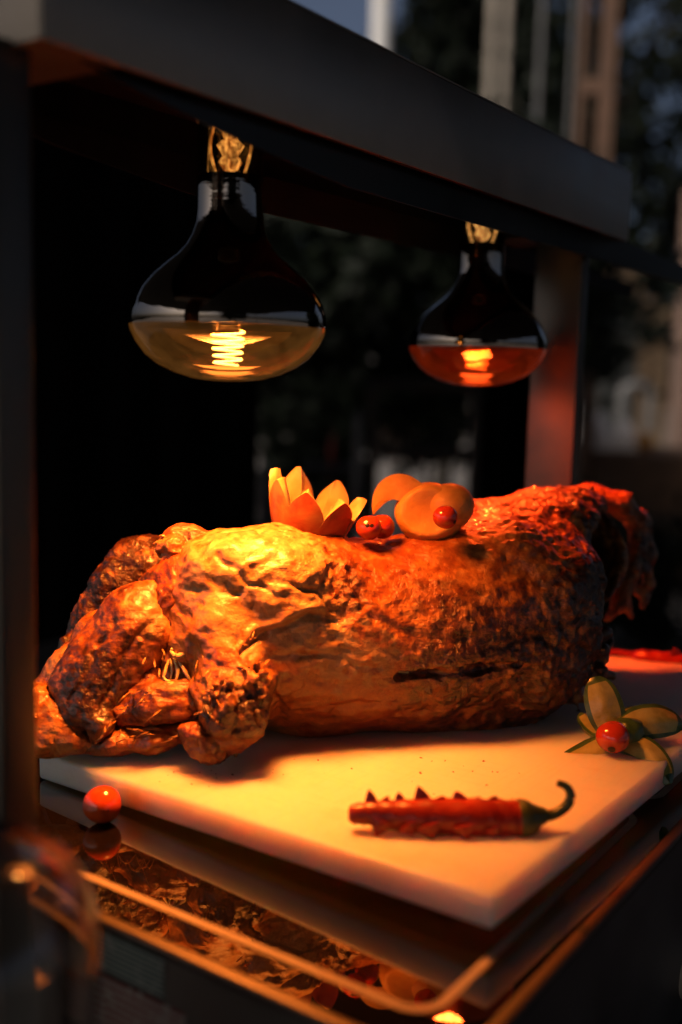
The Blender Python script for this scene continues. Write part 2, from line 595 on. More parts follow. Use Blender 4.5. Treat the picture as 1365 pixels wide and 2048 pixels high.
build_bulb((-0.4475, 0.5195, 0.2916), 'clear reflector heat lamp bulb glowing amber, nearest to the camera', 
           m_face('amber_frosted_face', (1.0, 0.62, 0.30), (1.0, 0.38, 0.07), 1.7, 0.26),
           m_emit('amber_filament', (1.0, 0.60, 0.20), 20), m_emit('amber_stem', (1.0, 0.45, 0.10), 1.6), 128, (1.0, 0.36, 0.09), 114, 5, 0.026, 0.040)
build_bulb((-0.4535, 0.8719, 0.2916), 'dark red heat lamp bulb farther back by the steel post',
           m_face('red_frosted_face', (1.0, 0.16, 0.04), (1.0, 0.07, 0.008), 1.5, 0.35),
           m_emit('red_filament', (1.0, 0.42, 0.11), 7), m_emit('pale_stem', (1.0, 0.55, 0.18), 2.0), 105, (1.0, 0.48, 0.22), 130, 3, 0.050, 0.018)

# ------------------------------------------------------------------ the board
TILT = 0.032                                    # the board is warped: its right side stands a few mm off the glass
board = box('cutting_board', (-0.5610, 0.4600, -0.0182), (-0.2110, 0.9730, 0.0), M_BOARD, None, 0.0028, 3)
_piv = Vector((-0.5610, 0, -0.0182))
_m = Matrix.Translation(_piv) @ Matrix.Translation((0, .46, 0)) @ Matrix.Rotation(math.radians(-1.9), 4, 'Z') @ Matrix.Translation((0, -.46, 0)) @ Matrix.Rotation(-TILT, 4, 'Y') @ Matrix.Translation(-_piv) @ Matrix.Translation(board.location)
board.location = _m.to_translation(); board.rotation_euler = _m.to_euler()
tag(board, 'thick white plastic cutting board lying on the black glass hotplate', 'cutting board')


def board_z(x): return (x + 0.5610) * TILT


def on_board(px, py, lift=0.0):
    p = on_z(px, py, 0.003 + lift)
    for _ in range(4): p = on_z(px, py, board_z(p[0]) + lift)
    return p


# ------------------------------------------------------------------ signed distance modelling for the roast
LAMB_O = np.array([-0.40, 0.66, 0.0])
LU, LV = np.array([cy, sy, 0.0]), np.array([-sy, cy, 0.0])


def loc_(p):
    q = np.array(p) - LAMB_O
    return np.array([q @ LU, q @ LV, q[2]])


def dsh(d):
    """the body bulges towards the viewer over its contact line, so the deeper layers sit nearer than their base"""
    return d - 0.045 * min(1.0, max(0.0, (d - 0.73) / 0.06))


def P_(px, py, d): return loc_(at(px, py, dsh(d)))


def chain(pts, k=0.012, sv=1.0, cut=False):
    """pts: (px, py, depth, radius in px)"""
    out = []
    q = [(P_(a, b, d), r * dsh(d) / FPX) for (a, b, d, r) in pts]
    for i in range(len(q) - 1): out.append(('c', q[i][0], q[i + 1][0], q[i][1], q[i + 1][1], sv, k, cut))
    return out


def ell(px, py, d, ru, rv, rw, rot=0.0, k=0.012, cut=False):
    """ellipsoid, radii in mm (u right, v away, w up), rotated by rot degrees in the u-w plane"""
    sc = dsh(d) / d / 1000
    return [('e', P_(px, py, d), (ru * sc, rv * sc, rw * sc), math.radians(rot), 0, 0, k, cut)]


def prim_bounds(prims):
    lo, hi = np.full(3, 9.), np.full(3, -9.)
    for p in prims:
        if p[7]: continue
        if p[0] == 'c':
            for c, r in ((p[1], p[3]), (p[2], p[4])):
                e = np.array([r, r * max(p[5], 1), r])
                lo = np.minimum(lo, c - e); hi = np.maximum(hi, c + e)
        else:
            r = max(p[2]); e = np.array([max(p[2][0], p[2][2]), p[2][1], max(p[2][0], p[2][2])])
            lo = np.minimum(lo, p[1] - e); hi = np.maximum(hi, p[1] + e)
    return lo, hi


def sdf_grid(prims, res, floor=True, pad=0.006):
    lo, hi = prim_bounds(prims)
    lo -= pad; hi += pad
    if floor: lo[2] = max(lo[2], -0.004)
    n = np.ceil((hi - lo) / res).astype(int) + 1
    X = (lo[0] + res * np.arange(n[0], dtype=np.float32))[:, None, None].astype(np.float32)
    Y = (lo[1] + res * np.arange(n[1], dtype=np.float32))[None, :, None].astype(np.float32)
    Z = (lo[2] + res * np.arange(n[2], dtype=np.float32))[None, None, :].astype(np.float32)
    Fd = np.full(n, 1.0, np.float32)
    XX, YY, ZZ, FF = X, Y, Z, Fd
    for p in prims:
        # only the neighbourhood of the primitive can change
        pl, ph = prim_bounds([p[:7] + (False,)])
        mg = p[6] + 0.012
        i0 = np.clip(np.floor((pl - mg - lo) / res).astype(int), 0, n - 1)
        i1 = np.clip(np.ceil((ph + mg - lo) / res).astype(int) + 1, 1, n)
        if (i1 <= i0).any(): continue
        X, Y, Z = XX[i0[0]:i1[0]], YY[:, i0[1]:i1[1]], ZZ[:, :, i0[2]:i1[2]]
        Fd = FF[i0[0]:i1[0], i0[1]:i1[1], i0[2]:i1[2]]
        if p[0] == 'c':
            a, b, ra, rb, sv = p[1], p[2], p[3], p[4], p[5]
            ba = b - a
            den = ba[0] ** 2 + (ba[1] / sv) ** 2 + ba[2] ** 2 + 1e-12
            px, py, pz = X - a[0], (Y - a[1]) / sv, Z - a[2]
            t = np.clip((px * ba[0] + py * (ba[1] / sv) + pz * ba[2]) / den, 0, 1)
            d = np.sqrt((px - t * ba[0]) ** 2 + (py - t * ba[1] / sv) ** 2 + (pz - t * ba[2]) ** 2) - (ra + t * (rb - ra))
        else:
            c, r, an = p[1], p[2], p[3]
            px, py, pz = X - c[0], Y - c[1], Z - c[2]
            ca, sa = math.cos(an), math.sin(an)
            u = px * ca + pz * sa; v = -px * sa + pz * ca
            k0 = np.sqrt((u / r[0]) ** 2 + (py / r[1]) ** 2 + (v / r[2]) ** 2)
            k1 = np.sqrt((u / r[0] ** 2) ** 2 + (py / r[1] ** 2) ** 2 + (v / r[2] ** 2) ** 2) + 1e-9
            d = k0 * (k0 - 1) / k1
        d = d.astype(np.float32)
        k = max(p[6], 1e-5)
        if p[7]:
            d = -d
            h = np.maximum(k - np.abs(Fd - d), 0) / k
            Fd = np.maximum(Fd, d) + h * h * k * 0.25
        else:
            h = np.maximum(k - np.abs(Fd - d), 0) / k
            Fd = np.minimum(Fd, d) - h * h * k * 0.25
        FF[i0[0]:i1[0], i0[1]:i1[1], i0[2]:i1[2]] = Fd
    X, Y, Z, Fd = XX, YY, ZZ, FF
    if floor: Fd = np.maximum(Fd, 0.0006 - Z)
    return Fd, lo, res


def surface_nets(Fd, lo, res):
    nx, ny, nz = Fd.shape
    ins = Fd < 0
    c = [ins[i:nx - 1 + i, j:ny - 1 + j, k:nz - 1 + k] for i in (0, 1) for j in (0, 1) for k in (0, 1)]
    s = sum(a.astype(np.int8) for a in c)
    act = (s > 0) & (s < 8)
    I, J, K = np.nonzero(act)
    idx = -np.ones(act.shape, np.int64)
    idx[I, J, K] = np.arange(len(I))
    offs = [(i, j, k) for i in (0, 1) for j in (0, 1) for k in (0, 1)]
    vals = np.stack([Fd[I + o[0], J + o[1], K + o[2]] for o in offs], 1).astype(np.float64)
    acc = np.zeros((len(I), 3)); cnt = np.zeros(len(I))
    for a in range(8):
        for b in range(a + 1, 8):
            oa, ob = np.array(offs[a]), np.array(offs[b])
            if np.abs(oa - ob).sum() != 1: continue
            va, vb = vals[:, a], vals[:, b]
            m = (va < 0) != (vb < 0)
            t = np.where(m, va / np.where(m, va - vb, 1), 0)
            p = oa[None] + t[:, None] * (ob - oa)[None]
            acc += np.where(m[:, None], p, 0); cnt += m
    V = lo + res * (np.stack([I, J, K], 1) + acc / cnt[:, None])
    quads = []
    for ax in range(3):
        e1, e2 = [(1, 2), (2, 0), (0, 1)][ax]
        sl0 = [slice(None)] * 3; sl1 = [slice(None)] * 3
        sl0[ax] = slice(0, -1); sl1[ax] = slice(1, None)
        A, B = ins[tuple(sl0)], ins[tuple(sl1)]
        G = np.stack(np.nonzero(A != B), 1)
        ok = (G[:, e1] > 0) & (G[:, e2] > 0) & (G[:, e1] < Fd.shape[e1] - 1) & (G[:, e2] < Fd.shape[e2] - 1)
        G = G[ok]
        if not len(G): continue
        d1 = np.zeros(3, int); d1[e1] = 1
        d2 = np.zeros(3, int); d2[e2] = 1
        q = np.stack([idx[tuple((G - d1 - d2).T)], idx[tuple((G - d2).T)], idx[tuple(G.T)], idx[tuple((G - d1).T)]], 1)
        flip = ~A[tuple(G.T)]
        q[flip] = q[flip][:, ::-1]
        quads.append(q)
    return V, np.concatenate(quads)


def vnormals(V, Q):
    n = np.cross(V[Q[:, 2]] - V[Q[:, 0]], V[Q[:, 3]] - V[Q[:, 1]])
    N = np.zeros_like(V)
    for k in range(4): np.add.at(N, Q[:, k], n)
    return N / (np.linalg.norm(N, axis=1)[:, None] + 1e-12)


def quad_mesh(name, V, Q):
    me = bpy.data.meshes.new(name)
    me.vertices.add(len(V)); me.vertices.foreach_set('co', V.astype(np.float32).ravel())
    me.loops.add(len(Q) * 4); me.loops.foreach_set('vertex_index', Q.astype(np.int32).ravel())
    me.polygons.add(len(Q)); me.polygons.foreach_set('loop_start', np.arange(0, len(Q) * 4, 4, dtype=np.int32))
    me.update(calc_edges=True)
    me.validate()
    return me


def gauss(V, spots):
    """spots: (px, py, depth, radius px, weight)"""
    s = np.zeros(len(V))
    for (a, b, d, r, wt) in spots:
        c = P_(a, b, d)
        rr = r * dsh(d) / FPX
        q = (V - c) ** 2
        s += wt * np.exp(-(q[:, 0] + 0.35 * q[:, 1] + q[:, 2]) / (2 * rr * rr))
    return s


def meat(name, prims, parent, material, res=0.0016, layers=(), char=(), fat=(), red=(), char0=0.0, fat0=0.0, red0=0.0, crust=(), seed=0.0, floor=True, torn=0.0, label=None, smooth=(), creases=(), crust0=0.0):
    Fd, lo, res = sdf_grid(prims, res, floor)
    V, Q = surface_nets(Fd, lo, res)
    N = vnormals(V, Q)
    rough_amt = np.clip(crust0 + gauss(V, crust), 0, 1) if len(crust) else np.full(len(V), crust0)
    ground = np.clip((V[:, 2] - 0.001) / 0.006, 0, 1) if floor else 1.0
    hi = np.zeros(len(V))
    for (wl, amp, kind, st) in layers:
        Pn = V * np.array(st) if st else V
        n = pnoise(Pn, wl, seed)
        if kind == 'r': n = 0.55 - 2.0 * np.abs(n)
        elif kind == 'b': n = np.abs(n) * 2 - 0.5
        elif kind == 'p': n = -np.clip(pnoise(Pn, wl, seed) - 0.28, 0, 1) * 4
        elif kind == 'w':                         # warped ridges: wrinkled, pulled skin
            Wp = np.stack([pnoise(V, 0.025, seed + 40 + q) for q in range(3)], 1) * 0.010
            n = 0.5 - 1.9 * np.abs(pnoise((V + Wp) * (np.array(st) if st else 1), wl, seed + 2))
        elif kind == 'x':                         # only where crust is
            n = (0.6 - 2.2 * np.abs(n)) * rough_amt
        hi += amp * n
    if len(smooth): hi *= 1 - 0.8 * np.clip(gauss(V, smooth), 0, 1)
    for (pts, wpx, amp) in creases:
        q = [P_(*p) for p in pts]
        best = np.full(len(V), 9.0)
        wob = np.stack([pnoise(V, .018, seed + 60), pnoise(V, .018, seed + 61)], 1) * .005
        for a_, b_ in zip(q[:-1], q[1:]):
            A2, B2 = a_[[0, 2]], b_[[0, 2]]
            d2 = B2 - A2
            pv = V[:, [0, 2]] + wob - A2
            t = np.clip(pv @ d2 / (d2 @ d2), 0, 1)
            best = np.minimum(best, np.linalg.norm(pv - t[:, None] * d2, axis=1))
        wm = wpx * pts[0][2] / FPX
        front = np.clip(-N[:, 1] * 2.5 + .6, 0, 1)
        hi += -amp * np.exp(-(best / wm) ** 2) * front
    V2 = V + N * (hi * ground)[:, None]
    # torn, crisp shreds pulled out along noise ridges
    if torn:
        n = pnoise(V, 0.007, seed + 5) + 0.6 * pnoise(V, 0.0034, seed + 9)
        V2 += N * (np.clip(n - 0.45, 0, 1) * torn * (0.25 + rough_amt) * ground)[:, None]
    if floor: V2[:, 2] = np.maximum(V2[:, 2], 0.0005)
    me = quad_mesh(name, V2, Q)
    mott = fbm(V, 0.022, 4, 0.6, seed + 3)
    mott2 = fbm(V, 0.009, 3, 0.6, seed + 31)
    for an, spots, base, a1, a2 in (('char', char, char0, 0.35, 0.45), ('fat', fat, fat0, 0.35, 0.25), ('red', red, red0, 0.3, 0.2)):
        f = base + gauss(V, spots)
        f = np.clip(f * (1 + 0.6 * mott2) + (mott * a1 + mott2 * a2) * np.clip(f + 0.12, 0, 0.6), 0, 1)
        if an == 'char': f = np.clip(f + 120 * np.clip(hi - 0.0012, 0, 1) * np.clip(f * 2 + rough_amt, 0, 1), 0, 1)
        at_ = me.attributes.new(an, 'FLOAT', 'POINT')
        at_.data.foreach_set('value', f.astype(np.float32))
    at_ = me.attributes.new('crust', 'FLOAT', 'POINT')
    at_.data.foreach_set('value', np.clip(rough_amt + 0.25 * mott, 0, 1).astype(np.float32))
    o = link_mesh(name, me, material, parent)
    if label: o['label'] = label
    return o


def m_meat():
    m, N, L, b = mat('roast_skin')
    def attr(nm):
        a = N.new('ShaderNodeAttribute'); a.attribute_name = nm
        return a.outputs['Fac']
    n1 = noise_node(N, L, 90, 4, 0.65, None, 0.6)
    n2 = noise_node(N, L, 380, 3, 0.65)
    n3 = noise_node(N, L, 36, 4, 0.6, None, 1.0)
    base = ramp(N, L, n1.outputs[0], [(0.28, (0.13, 0.030, 0.006)), (0.43, (0.34, 0.115, 0.022)), (0.58, (0.52, 0.215, 0.046)), (0.76, (0.62, 0.33, 0.10))])
    c = mixc(N, L, base.outputs[0], (0.26, 0.055, 0.012), attr('red'))
    fatc = ramp(N, L, n1.outputs[0], [(0.3, (0.32, 0.14, 0.04)), (0.55, (0.48, 0.28, 0.10)), (0.75, (0.60, 0.42, 0.20))])
    fa = math_node(N, L, 'MULTIPLY_ADD', n1.outputs[0], 0.7); fa.node.inputs[2].default_value = -0.35
    fs = math_node(N, L, 'ADD', attr('fat'), fa)
    ff = ramp(N, L, fs, [(0.26, g3(0)), (0.52, g3(1))])
    c = mixc(N, L, c, fatc.outputs[0], ff.outputs[0])
    # scattered brown roast specks
    sp_ = ramp(N, L, n2.outputs[0], [(0.60, g3(0)), (0.68, g3(1))])
    spf = math_node(N, L, 'MULTIPLY', sp_.outputs[0], 0.35)
    c = mixc(N, L, c, (0.09, 0.025, 0.008), spf)
    ch = ramp(N, L, n2.outputs[0], [(0.3, (0.012, 0.005, 0.003)), (0.7, (0.075, 0.022, 0.008))])
    n3f = math_node(N, L, 'MULTIPLY_ADD', n3.outputs[0], 0.9); n3f.node.inputs[2].default_value = -0.45
    chf = math_node(N, L, 'ADD', attr('char'), n3f)
    chf2 = math_node(N, L, 'MULTIPLY', chf, 1.25, True)
    gate = math_node(N, L, 'MULTIPLY', attr('char'), 3.0, True)
    chf3 = math_node(N, L, 'MULTIPLY', chf2, gate, True)
    c = mixc(N, L, c, ch.outputs[0], chf3)
    L.new(c, b.inputs['Base Color'])
    rr = ramp(N, L, n1.outputs[0], [(0.3, g3(0.28)), (0.7, g3(0.52))])
    L.new(rr.outputs[0], b.inputs['Roughness'])
    b.inputs['Specular IOR Level'].default_value = 0.6
    wet = ramp(N, L, n3.outputs[0], [(0.42, g3(0.03)), (0.64, g3(0.5))])
    L.new(wet.outputs[0], b.inputs['Coat Weight'])
    b.inputs['Coat Roughness'].default_value = 0.10
    v = N.new('ShaderNodeTexVoronoi'); v.inputs['Scale'].default_value = 260
    tc = N.new('ShaderNodeTexCoord'); L.new(tc.outputs['Object'], v.inputs['Vector'])
    fibn = noise_node(N, L, 230, 3, 0.6, (0.16, 0.5, 1.0), 0.8)
    h0 = math_node(N, L, 'MULTIPLY', fibn.outputs[0], 0.9)
    h1 = math_node(N, L, 'MULTIPLY_ADD', v.outputs['Distance'], 0.35); L.new(h0, h1.node.inputs[2])
    h2 = math_node(N, L, 'ADD', h1, n2.outputs[0])
    h3 = math_node(N, L, 'MULTIPLY_ADD', n1.outputs[0], 1.6); L.new(h2, h3.node.inputs[2])
    cr_ = math_node(N, L, 'MULTIPLY_ADD', attr('crust'), 0.8); cr_.node.inputs[2].default_value = 0.30
    h4 = math_node(N, L, 'MULTIPLY', h3, cr_)
    bump(N, L, b, h4, 1.0, 0.0013)
    return m


M_MEAT = m_meat()


def build_lamb():
    root = empty('roast_lamb', LAMB_O, YAW, 'whole roast lamb, glistening brown and charred, resting on the white board', 'roast lamb')
    K = 0.02
    # ---------------- torso
    torso = []
    torso += chain([(455, 1258, 0.815, 178), (560, 1255, 0.820, 180), (690, 1272, 0.830, 178), (850, 1258, 0.848, 184), (980, 1232, 0.875, 200), (1030, 1215, 0.90, 196)], K, 1.0)
    torso += chain([(1000, 1150, .92, 150), (1105, 1118, .945, 124), (1140, 1108, .955, 104)], K)
    torso += ell(560, 1160, 0.80, 48, 55, 38, 0, K)
    torso += ell(1060, 1085, 0.93, 50, 56, 38, 8, K)
    torso += ell(1150, 1015, 0.95, 22, 40, 17, -5, 0.010)
    torso += ell(870, 1400, 0.853, 88, 44, 29, 2, 0.010)          # lower lobe under the slit
    torso += ell(620, 1415, 0.848, 42, 45, 29, 0, 0.012)
    torso += ell(1040, 1340, 0.85, 45, 40, 30, 10, 0.012)
    # the front shank, hanging from the shoulder over the belly
    torso += ell(455, 1130, .775, 30, 34, 24, 20, .018)
    torso += chain([(425, 1150, .748, 40), (436, 1210, .727, 48), (444, 1265, .713, 46), (458, 1325, .705, 52), (470, 1380, .700, 58), (470, 1430, .696, 55), (445, 1470, .694, 38)], .014)
    torso += chain([(505, 1335, .72, 26), (514, 1392, .69, 20), (502, 1450, .69, 24), (474, 1475, .69, 26)], .010)
    torso += chain([(412, 1330, .715, 20), (405, 1380, .70, 24), (425, 1430, .685, 20)], .008)
    torso += chain([(440, 1445, .675, 16), (456, 1400, .668, 12)], .006)
    torso += ell(424, 1408, .668, 5, 14, 13, 14, .004, True)
    torso += ell(545, 1345, .752, 7, 16, 12, -20, .005, True)
    # thick pads of fat torn over the shoulder
    torso += ell(530, 1215, .758, 26, 10, 9, 18, .006)
    torso += ell(610, 1215, .765, 24, 10, 8, 12, .006)
    torso += ell(560, 1262, .757, 26, 10, 8, 22, .006)
    torso += ell(640, 1275, .765, 26, 9, 10, 5, .008)
    torso += ell(500, 1140, .76, 26, 16, 16, -25, .008)
    # ragged lumps and spikes at the open end
    torso += chain([(1120, 1275, 0.87, 55), (1190, 1275, 0.885, 26), (1213, 1290, 0.89, 12)], 0.008)
    torso += chain([(1110, 1355, 0.86, 40), (1180, 1342, 0.87, 20), (1224, 1353, 0.875, 5)], 0.008)
    torso += chain([(1080, 1400, 0.86, 30), (1150, 1395, 0.87, 14), (1172, 1402, 0.87, 8)], 0.008)
    torso += chain([(1150, 1060, 0.91, 50), (1165, 1115, 0.89, 22), (1219, 1143, 0.895, 4)], 0.006)
    # slit between flap and lower lobe
    torso += chain([(730, 1350, 0.768, 5), (800, 1343, 0.763, 11), (880, 1338, 0.764, 16), (960, 1332, 0.775, 20), (1040, 1325, 0.80, 8)], 0.003, 3.6, True)
    torso += chain([(780, 1322, 0.786, 14), (900, 1314, 0.79, 14), (1020, 1303, 0.805, 12)], 0.016, 1.3)
    # neck cavity
    torso += ell(1212, 1122, 0.905, 23, 72, 40, -8, 0.004, True)
    torso += ell(1188, 1215, 0.893, 22, 66, 35, -14, 0.004, True)
    torso += ell(1255, 1260, 0.92, 24, 60, 26, -20, 0.005, True)
    # pits, torn holes
    rs = random.Random(3)
    for (x, y, r, d) in ((676, 1160, 7, .762), (700, 1200, 9, .762), (662, 1215, 6, .758), (1130, 1178, 9, .84), (1100, 1240, 12, .835), (1150, 1235, 14, .845), (1075, 1290, 10, .825), (1160, 1300, 12, .85)):
        torso += chain([(x - 6, y, d, r), (x + 7, y + 5, d, r * .7)], 0.003, 1.3, True)
    for (x, y, sx, sy_, d, n, r0, r1) in ((505, 1385, 26, 60, .680, 44, 1.1, 3), (440, 1400, 30, 60, .676, 34, 1.0, 2.6), (1170, 1290, 40, 60, .85, 22, 3, 7), (1165, 995, 50, 20, .945, 14, 3, 8), (1160, 1390, 40, 30, .86, 8, 2, 5), (1020, 1015, 60, 12, .93, 8, 4, 8), (690, 1190, 40, 40, .757, 16, 1.5, 4), (520, 1250, 40, 20, .744, 12, 1.5, 4)):
        for _ in range(n):
            torso += ell(x + rs.uniform(-sx, sx), y + rs.uniform(-sy_, sy_), d + rs.uniform(-.004, .006), rs.uniform(r0, r1), rs.uniform(r0, r1), rs.uniform(r0, r1) * .7, rs.uniform(-90, 90), .003)
    fib = (0.45, 1, 1.6)
    meat('carcass', torso, root, M_MEAT, 0.0016,
         layers=[(0.055, 0.0050, 'n', None), (0.026, 0.0026, 'n', None), (0.021, 0.0016, 'w', (.7, 1, 1.3)), (0.010, 0.0005, 'w', (.6, 1, 1.5)), (0.0055, 0.0005, 'n', fib), (0.008, 0.0009, 'p', None), (0.008, 0.0013, 'x', None), (0.0038, 0.0006, 'x', None)],
         smooth=[(450, 1280, .70, 40, .6), (850, 1140, .78, 70, .9), (960, 1180, .80, 70, .8), (720, 1400, .77, 70, .6), (880, 1430, .77, 80, .5), (800, 1290, .77, 50, .5)],
         creases=[([(500, 1262, .74), (560, 1236, .745), (640, 1212, .75), (672, 1222, .755)], 7, .004), ([(515, 1240, .74), (580, 1216, .745), (650, 1196, .75)], 12, -.003),
                  ([(590, 1150, .75), (640, 1166, .755), (668, 1200, .76)], 6, .003), ([(455, 1105, .76), (500, 1150, .75), (560, 1176, .75)], 5, .0022), ([(520, 1330, .75), (560, 1390, .755), (560, 1450, .76)], 9, .0035),
                  ([(700, 1150, .765), (740, 1230, .765), (830, 1262, .77), (930, 1262, .775)], 10, .0016), ([(760, 1100, .79), (860, 1130, .785), (960, 1120, .80)], 14, .0016), ([(650, 1445, .77), (690, 1410, .765), (760, 1398, .77)], 8, .0022),
                  ([(1010, 1110, .83), (1080, 1160, .83), (1120, 1230, .84)], 12, .0022), ([(980, 1280, .80), (1060, 1262, .81), (1130, 1290, .83)], 8, .0025), ([(600, 1290, .75), (680, 1300, .755), (760, 1330, .76)], 7, .002)],
         crust=[(490, 1390, .68, 50, .75), (470, 1440, .68, 45, .7), (425, 1370, .68, 30, .6), (670, 1180, .77, 55, 1.2), (880, 1345, .77, 60, 1), (980, 1340, .79, 60, 1), (1130, 1250, .84, 110, .9), (1180, 1000, .95, 80, 1), (1000, 1020, .92, 80, .8), (820, 1190, .78, 60, .4), (620, 1260, .76, 50, .3), (930, 1230, .79, 80, .5), (560, 1120, .76, 50, .25)],
         char=[(505, 1375, .68, 38, .6), (485, 1420, .68, 36, .5), (425, 1425, .68, 20, .7), (690, 1185, .77, 40, .55), (860, 1345, .765, 80, .35), (1000, 1350, .79, 90, .45), (1120, 1280, .83, 110, .40), (1200, 1200, .88, 100, .65), (1200, 1000, .95, 80, .5), (900, 1245, .78, 60, .30), (820, 1210, .775, 35, .25), (1010, 1200, .81, 60, .22), (620, 1400, .76, 60, .18), (1080, 1420, .84, 80, .5), (960, 1440, .78, 80, .25)],
         fat=[(440, 1180, .71, 35, .5), (470, 1195, .70, 26, .6), (450, 1240, .70, 28, .4), (480, 1465, .67, 22, .3), (440, 1110, .76, 40, .9), (500, 1130, .75, 55, .95), (570, 1140, .75, 55, .9), (610, 1190, .75, 45, .8), (470, 1210, .74, 50, .6), (560, 1245, .75, 60, .7), (640, 1262, .755, 50, .55), (720, 1290, .76, 50, .25), (690, 1325, .76, 50, .35), (800, 1310, .77, 50, .25), (850, 1150, .78, 70, .20), (1040, 1225, .81, 30, .25)],
         red=[(460, 1310, .69, 36, .6), (430, 1475, .68, 40, .5), (700, 1110, .80, 110, .65), (850, 1090, .82, 120, .45), (560, 1285, .75, 40, .5), (870, 1440, .77, 120, .5), (700, 1430, .77, 80, .3)],
         char0=0.03, torn=0.004, seed=1.0)
    # far rim of the neck opening
    meat('neck_rim', chain([(1170, 990, .985, 24), (1240, 1008, .985, 22), (1276, 1045, .985, 19), (1278, 1095, .98, 15), (1262, 1150, .975, 14), (1240, 1205, .97, 15), (1216, 1236, .97, 8)], .006, 1.4)
         + chain([(1285, 1040, .995, 14), (1298, 1110, .995, 10), (1296, 1170, .995, 9), (1285, 1215, .99, 6)], .01)
         + chain([(1265, 1120, .99, 14), (1300, 1150, .99, 5)], .006) + chain([(1262, 1170, .99, 12), (1292, 1200, .99, 4)], .006) + chain([(1245, 1180, .985, 13), (1262, 1232, .985, 4)], .006),
         root, M_MEAT, 0.0015, layers=[(0.02, 0.0018, 'n', None), (0.008, 0.0008, 'r', None), (0.004, 0.0005, 'r', None)], char=[(1290, 1100, .995, 60, .7)], char0=0.1, red0=0.5, torn=.007, crust0=.5, seed=8.0, floor=False)

    # ---------------- left side: legs and joints
    # dark charred far leg
    meat('charred_leg', chain([(335, 1115, .84, 42), (275, 1130, .84, 50), (235, 1165, .835, 42), (185, 1230, .83, 30), (140, 1290, .82, 22)], .012),
         root, M_MEAT, 0.0018, layers=[(0.02, 0.003, 'n', None), (0.009, 0.0016, 'r', None), (0.0045, 0.0009, 'r', None)], char0=0.80, red0=.5, crust=[(240, 1160, .82, 120, 1)], torn=.005, seed=2.0)
    # golden strip of skin on the bone behind the thigh
    meat('leg_bone', chain([(330, 1175, .80, 26), (255, 1212, .785, 25), (190, 1260, .765, 26), (130, 1330, .75, 26), (80, 1410, .735, 32), (55, 1480, .725, 34)], .012),
         root, M_MEAT, 0.0016, layers=[(0.03, 0.0030, 'n', None), (0.010, 0.0012, 'w', (1, 1, .6)), (0.004, 0.0004, 'r', None)], crust0=.25, fat0=0.32, red0=0.15, char=[(200, 1240, .77, 30, .35), (95, 1385, .74, 16, .5)], seed=3.0)
    # the big thigh muscle
    meat('thigh', chain([(318, 1205, .765, 34), (288, 1232, .75, 56), (250, 1285, .738, 68), (205, 1345, .726, 66), (165, 1400, .718, 48), (140, 1440, .712, 26)], .02)
         + chain([(300, 1225, .725, 16), (318, 1265, .72, 14), (300, 1310, .715, 10)], .012) + chain([(190, 1280, .728, 18), (140, 1370, .718, 16)], .014)
         + chain([(170, 1415, .705, 26), (205, 1450, .70, 16), (190, 1478, .70, 6)], .008),
         root, M_MEAT, 0.0014, layers=[(0.034, 0.0036, 'n', None), (0.014, 0.0010, 'n', None), (0.010, 0.0006, 'w', (1, 1, 1)), (0.0042, 0.0004, 'w', None), (0.006, 0.0012, 'x', None)],
         char=[(150, 1400, .70, 40, .9), (185, 1350, .70, 40, .55), (240, 1330, .69, 40, .2), (225, 1400, .69, 50, .45), (250, 1225, .72, 35, .15)],
         fat=[(310, 1215, .72, 28, .45), (275, 1230, .70, 26, .35), (315, 1270, .70, 22, .3)], red0=0.55, char0=0.20, crust=[(200, 1380, .70, 70, .7), (270, 1240, .71, 50, .3)], torn=.003, seed=4.0,
         creases=[([(300, 1240, .71), (250, 1330, .70), (200, 1420, .70)], 6, .0022), ([(240, 1225, .72), (180, 1330, .71), (150, 1400, .70)], 7, .002)])
    # dark glossy fold between thigh and shoulder
    meat('shoulder_fold', chain([(395, 1130, .775, 26), (362, 1160, .755, 34), (348, 1205, .74, 36), (340, 1250, .735, 30), (328, 1290, .735, 18), (322, 1318, .735, 10)], .012)
         + chain([(300, 1172, .775, 26), (345, 1150, .775, 24)], .01),
         root, M_MEAT, 0.0014, layers=[(0.02, 0.0030, 'n', None), (0.010, 0.0012, 'w', (1.6, 1, .5)), (0.0045, 0.0007, 'r', (1.5, 1, .4)), (0.006, 0.0012, 'x', None)], red0=0.95, char0=.28, crust0=.4, torn=.002, char=[(345, 1275, .72, 28, .7), (300, 1165, .76, 20, .4), (365, 1160, .74, 16, .3)], seed=5.0)
    # knuckle on top with torn fibres
    kn = meat('knuckle', chain([(330, 1098, .80, 20), (365, 1083, .80, 24), (410, 1090, .80, 20), (430, 1098, .805, 14)], .01)
              + chain([(345, 1075, .80, 13), (385, 1070, .80, 12)], .008)
              + ell(352, 1100, .785, 9, 9, 9, 0, .004) + ell(334, 1086, .79, 8, 7, 4, 15, .003) + ell(338, 1112, .788, 7, 7, 4, 40, .003) + ell(375, 1108, .785, 10, 8, 5, -15, .004) + ell(400, 1076, .795, 9, 8, 4, 5, .004) + ell(322, 1098, .79, 6, 6, 3, 0, .003),
              root, M_MEAT, 0.0012, layers=[(0.014, 0.002, 'n', None), (0.007, 0.0018, 'w', (.4, 1, 1)), (0.0035, 0.0006, 'r', None)], crust0=.5, fat0=0.18, char0=.1, red0=0.4, char=[(380, 1065, .79, 18, .5)], torn=.002, seed=6.0, floor=False)
